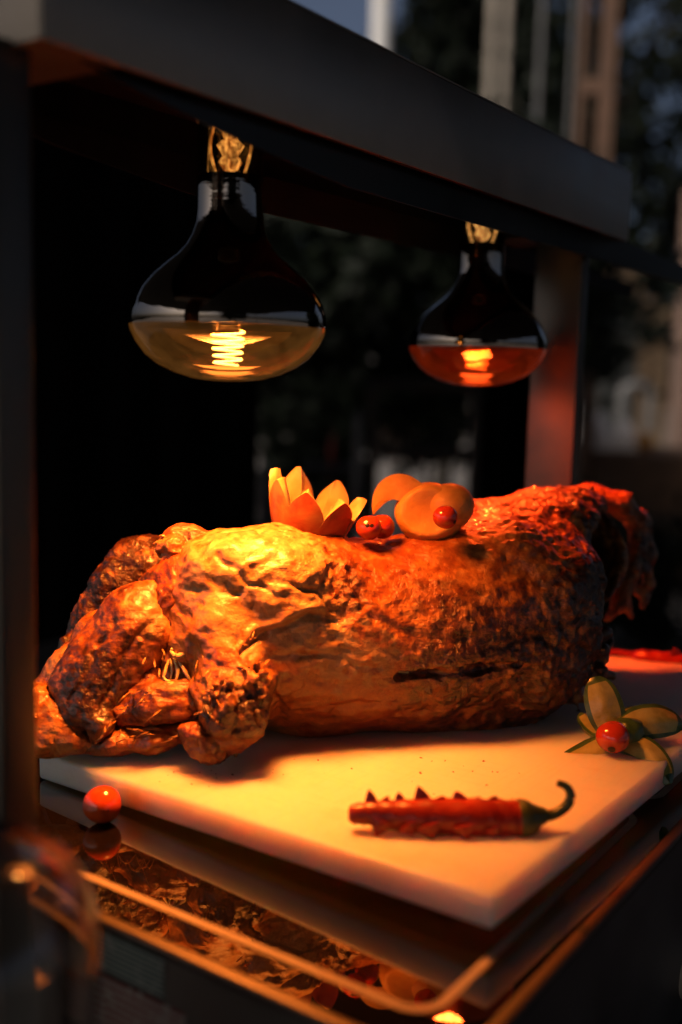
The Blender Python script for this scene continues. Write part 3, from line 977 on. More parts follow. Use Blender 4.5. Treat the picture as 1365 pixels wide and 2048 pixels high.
    for (x0_, y0_, x1_, y1_, r) in ((345, 1082, 306, 1088, 5), (340, 1092, 310, 1099, 6), (338, 1102, 322, 1116, 6), (346, 1110, 330, 1124, 5), (335, 1078, 318, 1072, 4), (350, 1118, 340, 1130, 3)):
        a, b_ = P_(x0_, y0_, .79), P_(x1_, y1_, .787)
        tube('torn_fibre', [a, (a + b_) / 2 + np.array([0, -.001, .0012]), b_], [r * .79 / FPX, r * .8 * .79 / FPX, r * .25 * .79 / FPX], M_FIBRE, kn, 8, True, None, True, .12)
    # reddish meat tip at the end of the shank
    meat('shank_tip', chain([(372, 1462, .69, 7), (398, 1478, .687, 20), (425, 1496, .685, 25), (432, 1516, .685, 9)], .008) + chain([(405, 1470, .69, 22), (452, 1492, .69, 16)], .01) + chain([(372, 1465, .69, 8), (392, 1500, .686, 9), (420, 1518, .686, 7)], .006),
         root, M_MEAT, 0.0013, layers=[(0.012, 0.0026, 'n', None), (0.006, 0.0010, 'w', None), (0.005, 0.0014, 'x', None)], red0=0.85, crust0=.5, torn=.002, char0=.1, char=[(440, 1505, .68, 18, .6), (420, 1455, .68, 20, .6)], seed=9.0)
    tube('bone_stub', [P_(445, 1500, .69), P_(462, 1504, .687), P_(474, 1508, .685)], [8 * .69 / FPX, 6 * .69 / FPX, 7 * .69 / FPX], M_CHAR, root, 10, True, None, True, .1)
    # lower left slab, wedge and golden piece behind the post
    meat('breast_slab', chain([(150, 1492, .715, 16), (230, 1482, .71, 20), (310, 1474, .71, 22), (375, 1462, .715, 18)], .012, 1.6),
         root, M_MEAT, 0.0014, layers=[(0.02, 0.0022, 'n', None), (0.008, 0.0012, 'w', (.3, 1, 1.2)), (0.004, 0.0006, 'r', (.4, 1, 1))], crust0=.4, torn=.002, red0=0.55, char0=.14, fat0=.05, char=[(160, 1470, .70, 30, .4)], seed=10.0)
    meat('rib_wedge', chain([(255, 1430, .715, 22), (310, 1412, .71, 34), (370, 1398, .71, 32), (400, 1410, .715, 26)], .014, 1.2)
         + chain([(240, 1424, .71, 14), (300, 1345, .72, 12), (330, 1300, .725, 8)], .01),
         root, M_MEAT, 0.0014, layers=[(0.02, 0.003, 'n', None), (0.009, 0.0016, 'w', (.4, 1, 1.2)), (0.004, 0.0007, 'r', (.5, 1, 1))], crust0=.4, red0=0.7, char0=.22, char=[(400, 1440, .71, 25, .8), (280, 1440, .70, 30, .35)], fat=[(350, 1378, .70, 16, .5), (300, 1350, .71, 14, .3)], torn=.002, seed=11.0, floor=False)
    meat('lower_leg', chain([(30, 1395, .722, 30), (75, 1412, .714, 34), (112, 1452, .708, 28), (150, 1482, .705, 16), (185, 1488, .705, 8)], .014) + chain([(50, 1470, .705, 30), (88, 1492, .702, 18), (120, 1500, .702, 8)], .012) + chain([(60, 1440, .70, 12), (118, 1418, .705, 8)], .008),
         root, M_MEAT, 0.0016, layers=[(0.025, 0.0034, 'n', None), (0.010, 0.0012, 'w', None), (0.004, 0.0005, 'r', None)], crust0=.3, char0=.06, fat0=0.30, red0=.1, char=[(100, 1405, .69, 14, .7), (140, 1440, .69, 20, .4)], seed=12.0)
    # tissue at the back of the tendon hollow
    meat('hollow_tissue', chain([(345, 1300, .748, 34), (355, 1350, .742, 40), (385, 1330, .745, 26), (395, 1400, .74, 26), (400, 1440, .735, 22)], .012),
         root, M_MEAT, 0.0016, layers=[(0.01, 0.0012, 'n', None), (0.005, 0.0006, 'r', None)], fat0=.25, red0=.2, seed=13.0, floor=False)
    # tendons
    T = [([(358, 1266, .722), (369, 1280, .716), (375, 1296, .712), (366, 1309, .710), (352, 1312, .710), (341, 1302, .712)], 4.2),
         ([(343, 1300, .714), (352, 1285, .72), (356, 1270, .727)], 3.0),
         ([(338, 1320, .716), (330, 1345, .712), (325, 1366, .71)], 2.6), ([(348, 1315, .714), (356, 1340, .711), (352, 1364, .709)], 3.2),
         ([(340, 1318, .715), (345, 1342, .714), (340, 1366, .712)], 2.4), ([(355, 1318, .714), (372, 1345, .709), (386, 1372, .707)], 3.0),
         ([(388, 1290, .716), (396, 1318, .709), (404, 1350, .705)], 2.2), ([(316, 1368, .708), (345, 1371, .703), (384, 1376, .705)], 5.0), ([(326, 1352, .71), (335, 1362, .708), (349, 1360, .709)], 2.0)]
    for pts, r in T:
        tube('tendon', [P_(*p) for p in pts], [r * .8 * .71 / FPX] + [r * 1.4 * .71 / FPX] * (len(pts) - 2) + [r * .55 * .71 / FPX], M_TENDON, root, 8, True, None, True, .2)
    # loose crisp shreds and herb stalks on the skin
    rs = random.Random(21)
    for (x, y, d, n, sx, sy_, ln) in ((540, 1255, .745, 4, 40, 30, 16), (500, 1310, .69, 5, 30, 40, 14), (420, 1390, .68, 5, 20, 40, 18), (300, 1330, .69, 3, 20, 30, 16), (940, 1250, .765, 2, 60, 20, 22), (1180, 1300, .85, 5, 30, 60, 14)):
        for _ in range(n):
            px, py = x + rs.uniform(-sx, sx), y + rs.uniform(-sy_, sy_)
            a = rs.uniform(0, 6.28)
            q = [P_(px + math.cos(a) * ln * t, py + math.sin(a) * ln * t, d - .012 + .004 * t) for t in (0, .5, 1)]
            tube('crisp_shred', q, [1.6 * d / FPX, 1.9 * d / FPX, .6 * d / FPX], M_FIBRE, root, 6, True, None, True, .15)
    for (x, y, d, n, sx, sy_, ln, ang) in ((410, 1330, .70, 12, 14, 50, 46, 1.45), (345, 1330, .712, 4, 26, 40, 30, 1.75), (300, 1400, .69, 8, 50, 20, 44, 2.6), (425, 1400, .672, 10, 16, 40, 26, 1.2), (230, 1450, .695, 6, 20, 14, 34, 2.0), (330, 1470, .695, 8, 60, 8, 40, 3.05), (395, 1130, .745, 10, 30, 30, 40, 1.9), (540, 1150, .745, 8, 50, 40, 26, .6)):
        for _ in range(n):
            px, py = x + rs.uniform(-sx, sx), y + rs.uniform(-sy_, sy_)
            a = ang + rs.uniform(-.35, .35)
            l_ = ln * rs.uniform(.5, 1.2)
            bow = rs.uniform(-5, 5)
            q = [P_(px + math.cos(a) * l_ * t - math.sin(a) * bow * math.sin(t * 3.14), py + math.sin(a) * l_ * t + math.cos(a) * bow * math.sin(t * 3.14), d - .010 * math.sin(t * 3.14) + .004) for t in (0, .33, .66, 1)]
            r_ = rs.uniform(.8, 2.0) * d / FPX
            tube('meat_strand', q, [r_ * .6, r_, r_ * .9, r_ * .3], M_FIBRE, root, 6, True, None, True, .2)
    stalk = tube('herb_stalk', [P_(885, 1282, .762), P_(915, 1268, .764), P_(950, 1252, .768)], [1.8 * .77 / FPX] * 3, M_HERB, root, 6)
    tube('garlic_sliver', [P_(775, 1337, .752), P_(800, 1340, .748), P_(818, 1345, .748)], [5 * .75 / FPX, 6 * .75 / FPX, 2 * .75 / FPX], M_TENDON, root, 8, True, None, True, .05)
    return root


M_FIBRE = simple('meat_fibre', (0.52, 0.26, 0.07), 0.32, 0, 0.3, 200, 0.0008, 0.6, 0.3, 0.15, 0.002)
M_TENDON = simple('tendon', (0.80, 0.60, 0.30), 0.22, 0, 0.15, 150, 0, 0.6, 0.4, 0.4, 0.003)
M_CHAR = simple('burnt_bone', (0.02, 0.01, 0.006), 0.4, 0, 0.3, 300, 0.0005)
M_HERB = simple('dried_herb', (0.10, 0.05, 0.015), 0.6)
LAMB = build_lamb()


# ------------------------------------------------------------------ garnish
def petal(name, base, mid, tip, nrm, width, thick, mats, parent, ns=18, ncr=8, shape=(0.6, 0.4, 1.0), rnd=False, hollow=0.0, origin=None, ridge=False, wob=0.0):
    """a carved petal: inner (flesh) side towards nrm, outer (skin) side curved away from it"""
    base, mid, tip, nrm = (np.array(v, float) for v in (base, mid, tip, nrm))
    if origin is not None: base, mid, tip = base - origin, mid - origin, tip - origin
    w0, peak, tpow = shape
    V, Fc, MI = [], [], []
    inn, outr = [], []
    ph = random.uniform(0, 6)
    for i in range(ns + 1):
        s = i / ns
        p = (1 - s) ** 2 * base + 2 * s * (1 - s) * mid + s * s * tip
        tg = 2 * (1 - s) * (mid - base) + 2 * s * (tip - mid)
        tg /= np.linalg.norm(tg) + 1e-12
        side = np.cross(nrm, tg); side /= np.linalg.norm(side) + 1e-12
        nn = np.cross(tg, side)
        if s < peak: ww = w0 + (1 - w0) * math.sin(s / peak * math.pi / 2)
        else: ww = max(0.02, 1 - ((s - peak) / (1 - peak)) ** (1.0 + tpow)) ** 0.75
        if rnd and s >= peak: ww = max(0.06, 1 - ((s - peak) / (1 - peak)) ** 2.4) ** 0.5
        ww *= width / 2
        tt = thick * (0.35 + 0.65 * min(1, ww / (width / 2)))
        ri, ro = [], []
        for k in range(ncr + 1):
            c = -1 + 2 * k / ncr
            jit = wob * (math.sin(9 * s + ph + 2 * c) + 0.6 * math.sin(23 * s + 5 * c + ph))
            hi_ = tt * (0.5 * (1 - abs(c)) if ridge else 0.12 * (1 - c * c)) - hollow * tt * (1 - c * c)
            lo_ = -tt * math.sqrt(max(0, 1 - c * c))
            ri.append(len(V)); V.append(p + side * (c * ww) + nn * (hi_ + jit * tt))
            if abs(c) > 0.999: ro.append(ri[-1])
            else: ro.append(len(V)); V.append(p + side * (c * ww * 0.98) + nn * (lo_ + jit * tt))
        inn.append(ri); outr.append(ro)
    for i in range(ns):
        for k in range(ncr):
            Fc.append((inn[i][k], inn[i][k + 1], inn[i + 1][k + 1], inn[i + 1][k])); MI.append(0 if rnd and (k in (0, ncr - 1) or i >= ns - 2) else 1)
            Fc.append((outr[i][k], outr[i + 1][k], outr[i + 1][k + 1], outr[i][k + 1])); MI.append(0)
    for i in (0, ns):
        for k in range(ncr):
            q = [inn[i][k], inn[i][k + 1], outr[i][k + 1], outr[i][k]]
            q2 = []
            [q2.append(x) for x in q if x not in q2]
            if len(q2) >= 3: Fc.append(tuple(q2)); MI.append(1)
    me = bpy.data.meshes.new(name)
    me.from_pydata([tuple(map(float, v)) for v in V], [], Fc)
    me.polygons.foreach_set('material_index', MI)
    me.update()
    bm = bmesh.new(); bm.from_mesh(me); bmesh.ops.recalc_face_normals(bm, faces=bm.faces[:]); bm.to_mesh(me); bm.free()
    o = link_mesh(name, me, mats, parent)
    me.set_sharp_from_angle(angle=math.radians(50))
    return o


def px_(r, d): return r * d / FPX


def m_fruit(name, stops, scale, rough, bmp, stretch=None, sss=0.15, coat=0.2):
    m, N, L, b = mat(name)
    n = noise_node(N, L, scale, 5, 0.6, stretch, 0.4)
    r = ramp(N, L, n.outputs[0], stops)
    L.new(r.outputs[0], b.inputs['Base Color'])
    b.inputs['Roughness'].default_value = rough
    b.inputs['Coat Weight'].default_value = coat
    b.inputs['Coat Roughness'].default_value = 0.15
    b.inputs['Subsurface Weight'].default_value = sss
    b.inputs['Subsurface Radius'].default_value = (1, .5, .2)
    b.inputs['Subsurface Scale'].default_value = 0.003
    f = noise_node(N, L, scale * 6, 3, 0.6, stretch)
    bump(N, L, b, f.outputs[0], 0.5, bmp)
    return m


M_ASKIN = m_fruit('apple_skin', [(0.25, (0.20, 0.03, 0.014)), (0.42, (0.50, 0.10, 0.03)), (0.62, (0.60, 0.20, 0.055)), (0.8, (0.64, 0.34, 0.12))], 60, 0.35, 0.0003)
M_AFLESH = m_fruit('apple_flesh', [(0.3, (0.50, 0.29, 0.10)), (0.7, (0.66, 0.46, 0.21))], 45, 0.4, 0.0006)
M_OFLESH = m_fruit('orange_fruit_flesh', [(0.3, (0.74, 0.30, 0.05)), (0.7, (0.84, 0.42, 0.09))], 60, 0.5, 0.0012, None, 0.2, 0.05)
M_CFLESH = m_fruit('cucumber_flesh', [(0.3, (0.26, 0.25, 0.06)), (0.7, (0.50, 0.46, 0.16))], 55, 0.25, 0.0006)
M_CSKIN = m_fruit('cucumber_skin', [(0.35, (0.02, 0.06, 0.018)), (0.65, (0.09, 0.17, 0.05))], 50, 0.3, 0.0008)
M_BERRY = m_fruit('red_berry_skin', [(0.3, (0.42, 0.03, 0.012)), (0.7, (0.58, 0.06, 0.018))], 30, 0.12, 0.0001, None, 0.3, 0.6)
M_TOMATO = m_fruit('cherry_tomato_skin', [(0.3, (0.62, 0.065, 0.012)), (0.7, (0.72, 0.11, 0.02))], 22, 0.14, 0.0001, None, 0.35, 0.6)
M_PIT = simple('dark_berry_mark', (0.015, 0.006, 0.004), 0.4)
M_CHILI = m_fruit('chili_skin', [(0.3, (0.20, 0.010, 0.004)), (0.7, (0.38, 0.03, 0.010))], 40, 0.34, 0.0009, (1, 1, 1), 0.3, 0.12)
M_STEM = m_fruit('chili_stem', [(0.3, (0.035, 0.05, 0.014)), (0.7, (0.085, 0.11, 0.03))], 60, 0.4, 0.0006, None, 0.0, 0.1)
U3 = np.array([cy, sy, 0.0]); V3 = np.array([-sy, cy, 0.0]); Z3 = np.array([0, 0, 1.0])


def apple_tooth(az, dhalf, h0, h1, R, thick, lean, root, thin=False):
    """one tooth of the zigzag cut apple: skin outside, wedge of flesh inside"""
    V, Fc, MI = [], [], []
    ns, nc = 14, 8
    inn, out_ = [], []
    ph = random.uniform(0, 6)
    for i in range(ns + 1):
        s = i / ns
        z = h0 + (h1 - h0) * s
        rho = R * math.sin(min(1.0, 0.62 + 0.5 * s) * math.pi / 2) + lean * s * s
        dl = dhalf * (1 - s ** 3.2) + 0.03
        T = thick * (1 - 0.62 * s)
        ri, ro = [], []
        for k in range(nc + 1):
            c = -1 + 2 * k / nc
            a = az + c * dl
            r_in = rho - T * (1 - 0.55 * abs(c)) + .0004 * math.sin(11 * s + ph + 3 * c)
            ro.append(len(V)); V.append((rho * math.cos(a), rho * math.sin(a), z))
            ri.append(len(V)); V.append((r_in * math.cos(az + c * dl * .8), r_in * math.sin(az + c * dl * .8), z + .0015 * s))
        inn.append(ri); out_.append(ro)
    for i in range(ns):
        for k in range(nc):
            Fc.append((out_[i][k], out_[i][k + 1], out_[i + 1][k + 1], out_[i + 1][k])); MI.append(0)
            Fc.append((inn[i][k + 1], inn[i][k], inn[i + 1][k], inn[i + 1][k + 1])); MI.append(1)
        for k in (0, nc):
            Fc.append((out_[i][k], out_[i + 1][k], inn[i + 1][k], inn[i][k])); MI.append(1)
    for k in range(nc):
        Fc.append((out_[ns][k], out_[ns][k + 1], inn[ns][k + 1], inn[ns][k])); MI.append(1)
        Fc.append((out_[0][k], inn[0][k], inn[0][k + 1], out_[0][k + 1])); MI.append(1)
    me = bpy.data.meshes.new('petal')
    me.from_pydata(V, [], Fc)
    me.polygons.foreach_set('material_index', MI)
    me.update()
    bm = bmesh.new(); bm.from_mesh(me); bmesh.ops.recalc_face_normals(bm, faces=bm.faces[:]); bm.to_mesh(me); bm.free()
    o = link_mesh('petal', me, [M_ASKIN, M_AFLESH], root)
    me.set_sharp_from_angle(angle=math.radians(40))
    return o


def apple_flower():
    o = np.array(at(617, 1076, .782))
    root = empty('apple_flower', o, 0, 'red skinned apple carved into an open flower, on the back of the lamb', 'carved apple')
    root.rotation_euler = (math.radians(9), math.radians(6), YAW)
    R_ = 0.0320
    spec = [(172, 0.047, .002), (216, 0.046, .001), (262, 0.043, .001), (312, 0.037, .002), (2, 0.034, .007), (60, 0.038, .003), (118, 0.045, .001)]
    for az, h1, lean in spec:
        apple_tooth(math.radians(az), math.radians(28), 0.004, h1, R_, 0.019, lean, root)
    # inner thin leaves of the cut core
    for az, h1 in ((250, .033), (330, .027), (120, .030)):
        apple_tooth(math.radians(az), math.radians(26), 0.006, h1, R_ * .52, 0.004, .001, root)
    k = R_ * math.sin(.62 * math.pi / 2)
    prof = [(0.0, -0.0045), (k * .45, -0.0042), (k * .75, -0.0022), (k * .93, 0.001), (k * .995, 0.0042), (k * .8, 0.0075), (0.0, 0.009)]
    lathe('apple_base', prof, [M_ASKIN], root, (0, 0, 0), 36)
    return root


apple_flower()


def orange_fruit():
    o = np.array(at(866, 1060, .785))
    root = empty('carved_orange_fruit', o, YAW, 'peeled orange fruit carved as a dome with a curved petal, on the lamb', 'carved fruit')
    inv = lambda p: np.array([(p - o) @ LU, (p - o) @ LV, p[2] - o[2]])
    global LAMB_O
    sv_ = LAMB_O
    LAMB_O = o
    for nm, pr in (('dome', ell(860, 1026, .830, 27.5, 24, 24, 4, .004) + ell(846, 1010, .745, 60, 40, 50, 0, .002, True)),
                   ('slice', ell(900, 1012, .828, 19, 20, 18, -22, .004) + ell(862, 1062, .79, 24, 22, 22, 0, .003, True))):
        Fd, lo, res = sdf_grid(pr, 0.0014, False)
        V, Q = surface_nets(Fd, lo, res)
        Nn = vnormals(V, Q)
        V = V + Nn * (0.0007 * pnoise(V, .016, 3) + 0.00025 * pnoise(V, .004, 5))[:, None]
        link_mesh(nm, quad_mesh(nm, V, Q), M_OFLESH, root)
    LAMB_O = sv_
    pe = petal('curved_petal', inv(at(838, 990, .777)), inv(at(770, 945, .777)), inv(at(747, 1029, .78)), np.array([0.1, -1.0, .1]), px_(52, .82), px_(12, .82), [M_OFLESH, M_OFLESH], root, shape=(0.8, 0.3, 0.5), wob=.03)
    return root


orange_fruit()


def berry(name, c, r, label, cat, m, spots, squash=0.95, rot=(0, 0, 0), group=None):
    """round fruit with a dimple and dark marks"""
    o = empty(name, c, 0, label, cat, group)
    bm = bmesh.new()
    bmesh.ops.create_icosphere(bm, subdivisions=4, radius=1)
    for v in bm.verts:
        d = v.co.normalized()
        k = 1 + 0.02 * math.sin(3 * d.x + 2 * d.y) - 0.10 * math.exp(-((1 - d.z) / 0.02))
        v.co = Vector((d.x * r * k, d.y * r * k, d.z * r * k * squash))
    me = bpy.data.meshes.new('skin'); bm.to_mesh(me); bm.free()
    s = link_mesh('skin', me, m, o, None, rot)
    for (du, dz, sz) in spots:                      # small calyx scars on the side facing the viewer
        dv = -math.sqrt(max(0, 1 - du * du - dz * dz))
        n = U3 * du + V3 * dv + Z3 * dz
        n = n / np.linalg.norm(n)
        q = Vector(n).to_track_quat('Z', 'Y')
        lathe('calyx_scar', [(0, 0.0004), (sz * r * .6, 0.0003), (sz * r, 0.0)], M_PIT, o, tuple(n * r * (0.972 + .02 * (1 - abs(dz)))), 12, q.to_euler())
    return o


berry('red_berry', at(738, 1055, 0.754), px_(26, 0.754), 'small red berry with two dark holes, left of the pair on the lamb', 'berry', M_BERRY, [(-.15, .3, .18), (.22, .28, .18)], group='red berries on the lamb')
berry('red_berry', at(764, 1053, 0.770), px_(26, 0.770), 'small red berry tucked behind the berry with two dark holes', 'berry', M_BERRY, [], group='red berries on the lamb')
berry('red_berry', at(891, 1034, 0.750), px_(25, 0.750), 'small red berry in front of the peeled orange fruit', 'berry', M_BERRY, [(.72, -.3, .2), (-.3, .55, .06)], group='red berries on the lamb')
_tp = on_z(205, 1609, -0.019 + 0.0119)
berry('cherry_tomato', _tp, 0.0119, 'bright orange red cherry tomato on the black glass beside the board', 'cherry tomato', M_TOMATO, [(.5, .05, .09)], .97)


def cucumber_flower():
    c = on_board(1228, 1500)
    dc = float((c - CAM) @ CC[2])
    root = empty('cucumber_flower', c, 0, 'green cucumber carved into a flower, at the right corner of the board', 'carved cucumber')
    A = lambda x, y, dd=0: at(x, y, dc + dd)
    S = (0.62, 0.42, 1.6)
    for b_, m_, t_, n_, wd, th in (
            (A(1224, 1468, .012), A(1210, 1410, .014), A(1190, 1354, .020), -V3 + .1 * Z3, 78, 20),
            (A(1236, 1468, .008), A(1300, 1425, .010), A(1366, 1452, .014), -V3 * .8 + Z3 * .6, 74, 26),
            (A(1225, 1450, .030), A(1250, 1432, .036), A(1278, 1416, .040), -V3 * .6 + Z3 * .8, 34, 10),
            (A(1240, 1488, -.002), A(1310, 1488, -.014), A(1338, 1568, -.026), -V3 * .8 + Z3 * .6, 60, 22),
            (A(1216, 1482, -.002), A(1195, 1528, -.008), A(1106, 1536, -.008), -V3 * .85 + Z3 * .5, 72, 20),
            (A(1210, 1466, .016), A(1180, 1452, .022), A(1162, 1426, .028), -V3 * .5 + Z3 * .5 + .4 * U3, 56, 16)):
        petal('petal', b_, m_, t_, n_, px_(wd, dc), px_(th, dc), [M_CSKIN, M_CFLESH], root, shape=S, rnd=True, ridge=True, origin=c, wob=.04)
    # stub of the cucumber underneath
    r = px_(30, dc)
    lathe('stub', [(0, 0.0005), (r * .7, 0.0006), (r * .95, .004), (r, .012), (r * .8, .020), (0, .022)], M_CSKIN, root, (float(-.006 * V3[0]) + .004, .008, 0), 24)
    b = at(1226, 1474, dc - .012)
    berry('red_berry', b, px_(33, dc), 'round red berry in the middle of the cucumber flower', 'berry', M_BERRY, [(-.25, -.5, .24)])
    return root


cucumber_flower()


def chili(root_name, pts, label, spikes, calyx, stem, mats, group=None, cut=True):
    """pts: list of (world point, radius)"""
    o = np.array(pts[0][0])
    root = empty(root_name, o, 0, label, 'chili pepper', group)
    tube('pod', [p - o for p, r in pts], [r for p, r in pts], mats[0], root, 24, True, None, True, 0.045)
    for (b_, t_, wd, th, n_) in spikes:
        m_ = (b_ + t_) / 2 + 0.0006 * Z3
        petal('carved_spike', b_, m_, t_, n_, wd, th, [mats[0], mats[0]], root, 8, 4, (1.0, 0.05, 0.2), origin=o)
    if calyx: tube('calyx', [p - o for p, r in calyx], [r for p, r in calyx], mats[1], root, 20, True, None, True, 0.03)
    if stem: tube('stem', [p - o for p, r in stem], [r for p, r in stem], mats[1], root, 12, True)
    return root


def front_chili():
    p0 = on_board(870, 1668)
    d = float((p0 - CAM) @ CC[2]) + .004
    A = lambda x, y, dd=0: np.array(at(x, y, d + dd))
    R_ = lambda r: px_(r * 1.08, d)
    pts = [(A(697, 1628), R_(9)), (A(706, 1628), R_(18)), (A(735, 1627), R_(21)), (A(780, 1629), R_(26)), (A(850, 1632), R_(32)), (A(940, 1635), R_(35)), (A(1010, 1637), R_(34)), (A(1046, 1638), R_(33))]
    sp_ = []
    for (x, yb, xt, yt, wd) in ((745, 1610, 738, 1578, 30), (766, 1608, 778, 1592, 26), (802, 1606, 797, 1584, 28), (848, 1604, 836, 1572, 38), (876, 1604, 890, 1592, 28), (922, 1604, 912, 1582, 38), (950, 1604, 962, 1594, 26), (985, 1605, 994, 1592, 32)):
        sp_.append((A(x, yb + 8), A(xt, yt, .001), R_(wd), R_(5), -V3 + .1 * Z3))
    for (x, yb, xt, yt, wd, dd) in ((765, 1640, 752, 1673, 44, -.007), (815, 1648, 826, 1670, 44, -.009), (858, 1648, 866, 1678, 48, -.010), (930, 1650, 936, 1680, 46, -.011), (985, 1655, 992, 1674, 44, -.010)):
        sp_.append((A(x, yb, dd), A(xt, yt, dd), R_(wd), R_(7), V3 - .3 * Z3))
    cal = [(A(1040, 1638), R_(37)), (A(1052, 1637), R_(36)), (A(1066, 1635), R_(30)), (A(1080, 1632), R_(19)), (A(1094, 1631), R_(12))]
    stem = [(A(1086, 1632), R_(12)), (A(1110, 1628), R_(10)), (A(1133, 1612), R_(10)), (A(1142, 1592), R_(9)), (A(1134, 1574), R_(7.5)), (A(1115, 1566), R_(6.5))]
    return chili('chili_pepper', pts, 'red chili pepper with carved spikes and curled green stem, on the front of the board', sp_, cal, stem, [M_CHILI, M_STEM])


front_chili()


def far_chili():
    A = lambda x, y, d: np.array(at(x, y, d))
    pts = [(A(1268, 1312, .995), px_(9, .99)), (A(1285, 1316, .99), px_(16, .99)), (A(1330, 1326, .985), px_(23, .98)), (A(1390, 1335, .98), px_(24, .98)), (A(1470, 1342, .98), px_(20, .98)), (A(1530, 1348, .98), px_(6, .98))]
    sp_ = [(A(1352, 1312, .97), A(1350, 1296, .97), px_(26, .97), px_(5, .97), -V3), (A(1330, 1335, .965), A(1325, 1350, .965), px_(26, .97), px_(5, .97), V3)]
    st = [(A(1270, 1311, .995), px_(7, .995)), (A(1240, 1307, .998), px_(6.5, 1)), (A(1205, 1303, 1.0), px_(6, 1))]
    return chili('chili_pepper', pts, 'dark red chili pepper at the far right edge of the board, behind the cucumber flower', sp_, None, st, [M_CHILI, M_CHILI])


far_chili()


def m_glass():
    m, N, L, b = mat('clear_glass')
    b.inputs['Base Color'].default_value = (0.93, 0.93, 0.92, 1)
    b.inputs['Transmission Weight'].default_value = 1.0
    b.inputs['Roughness'].default_value = 0.03
    b.inputs['IOR'].default_value = 1.45
    return m


def jar():
    c = U3 * -0.150 + V3 * 0.375
    h = 0.080 + 0.165
    r = 0.062
    prof_o = [(0, 0), (r * .9, 0), (r, .004), (r, h - .034)]
    for k in range(1, 9):
        a = k / 8 * math.pi / 2
        prof_o.append((r - .034 * (1 - math.cos(a)), h - .034 + .034 * math.sin(a)))
    prof_i = [(max(0, a - .0026), b + (.004 if b < .003 else (-.0026 if b > h - .03 else 0))) for a, b in reversed(prof_o)]
    prof_o.append((0.0, h)); prof_i = [(0.0, h - .0026)] + prof_i
    o = lathe('glass_jar', prof_o, m_glass(), None, (c[0], c[1], -0.165), 64)
    i = lathe('inner_wall', prof_i, MATS['clear_glass'], o, (0, 0, 0), 64)
    tag(o, 'clear round shouldered glass vessel, out of focus in front of the left post', 'glass')


jar()

# ------------------------------------------------------------------ the place around it
GZ = -0.92


def lv(px, f, z=0.0):
    """level-ground helper: point f metres ahead, at the bearing of a picture column"""
    return U3 * ((px - 682.5) / FPX * f) + V3 * f + Z3 * z


def zat(py, f): return 0.26 + f * (760 - py) / FPX


M_GROUND = simple('pale_paving', (0.20, 0.175, 0.15), 0.7, 0, 0.35, 3.0, 0.002)
gv = [(-60, -60, GZ), (60, -60, GZ), (60, 60, GZ), (-60, 60, GZ)]
tag(from_arrays('ground', gv, [(0, 1, 2, 3)], M_GROUND, None, None, None, False), kind='structure')
M_CLOTH = simple('black_tablecloth', (0.012, 0.012, 0.013), 0.8, 0, 0.3, 80)
tb = empty('serving_table', (-0.55, 0.7, GZ), 0, 'table under a black cloth that carries the carving station', 'table')
box('table_top', (-1.3, 0.04, -0.19), (0.02, 1.55, -0.1652), M_CLOTH, tb, 0.004)
box('table_skirt', (-1.28, 0.06, GZ + .01), (0.0, 1.53, -0.1905), M_CLOTH, tb, 0.004)

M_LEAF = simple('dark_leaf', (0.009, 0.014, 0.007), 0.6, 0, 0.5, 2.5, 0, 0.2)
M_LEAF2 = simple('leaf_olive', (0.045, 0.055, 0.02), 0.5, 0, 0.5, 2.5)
M_LEAFP = simple('pale_flower_leaf', (0.65, 0.52, 0.45), 0.6, 0, 0.4, 4)
M_LEAFB = simple('brown_dry_leaf', (0.10, 0.05, 0.022), 0.6, 0, 0.4, 4)
M_BARK = simple('bark', (0.05, 0.04, 0.03), 0.8, 0, 0.4, 10, 0.01)


def leaves(name, c, rad, n, size, m, parent, seed, clump=0.22, nclump=90, base=None):
    rg = np.random.default_rng(seed)
    d = rg.normal(size=(nclump, 3)); d /= np.linalg.norm(d, axis=1)[:, None]
    cc = d * (rg.uniform(0.15, 1, nclump) ** 0.5)[:, None] * np.array(rad)
    which = rg.integers(0, nclump, n)
    p = cc[which] + rg.normal(size=(n, 3)) * clump * min(rad) * rg.uniform(.4, 1.2, nclump)[which][:, None]
    a = rg.normal(size=(n, 3)); a /= np.linalg.norm(a, axis=1)[:, None]
    b = np.cross(a, rg.normal(size=(n, 3))); b /= np.linalg.norm(b, axis=1)[:, None]
    s = size * rg.uniform(.6, 1.4, n)[:, None]
    nn = np.cross(a, b)
    V = np.stack([p - a * s, p + b * s * .45 + nn * s * .15, p + a * s, p - b * s * .45 + nn * s * .15], 1).reshape(-1, 3) + np.array(c)
    if base is not None: V = V[:]; V[:, 2] = np.maximum(V[:, 2], base)
    Q = np.arange(4 * n).reshape(n, 4)
    me = quad_mesh(name, V, Q)
    return link_mesh(name, me, m, parent, None, None, False)


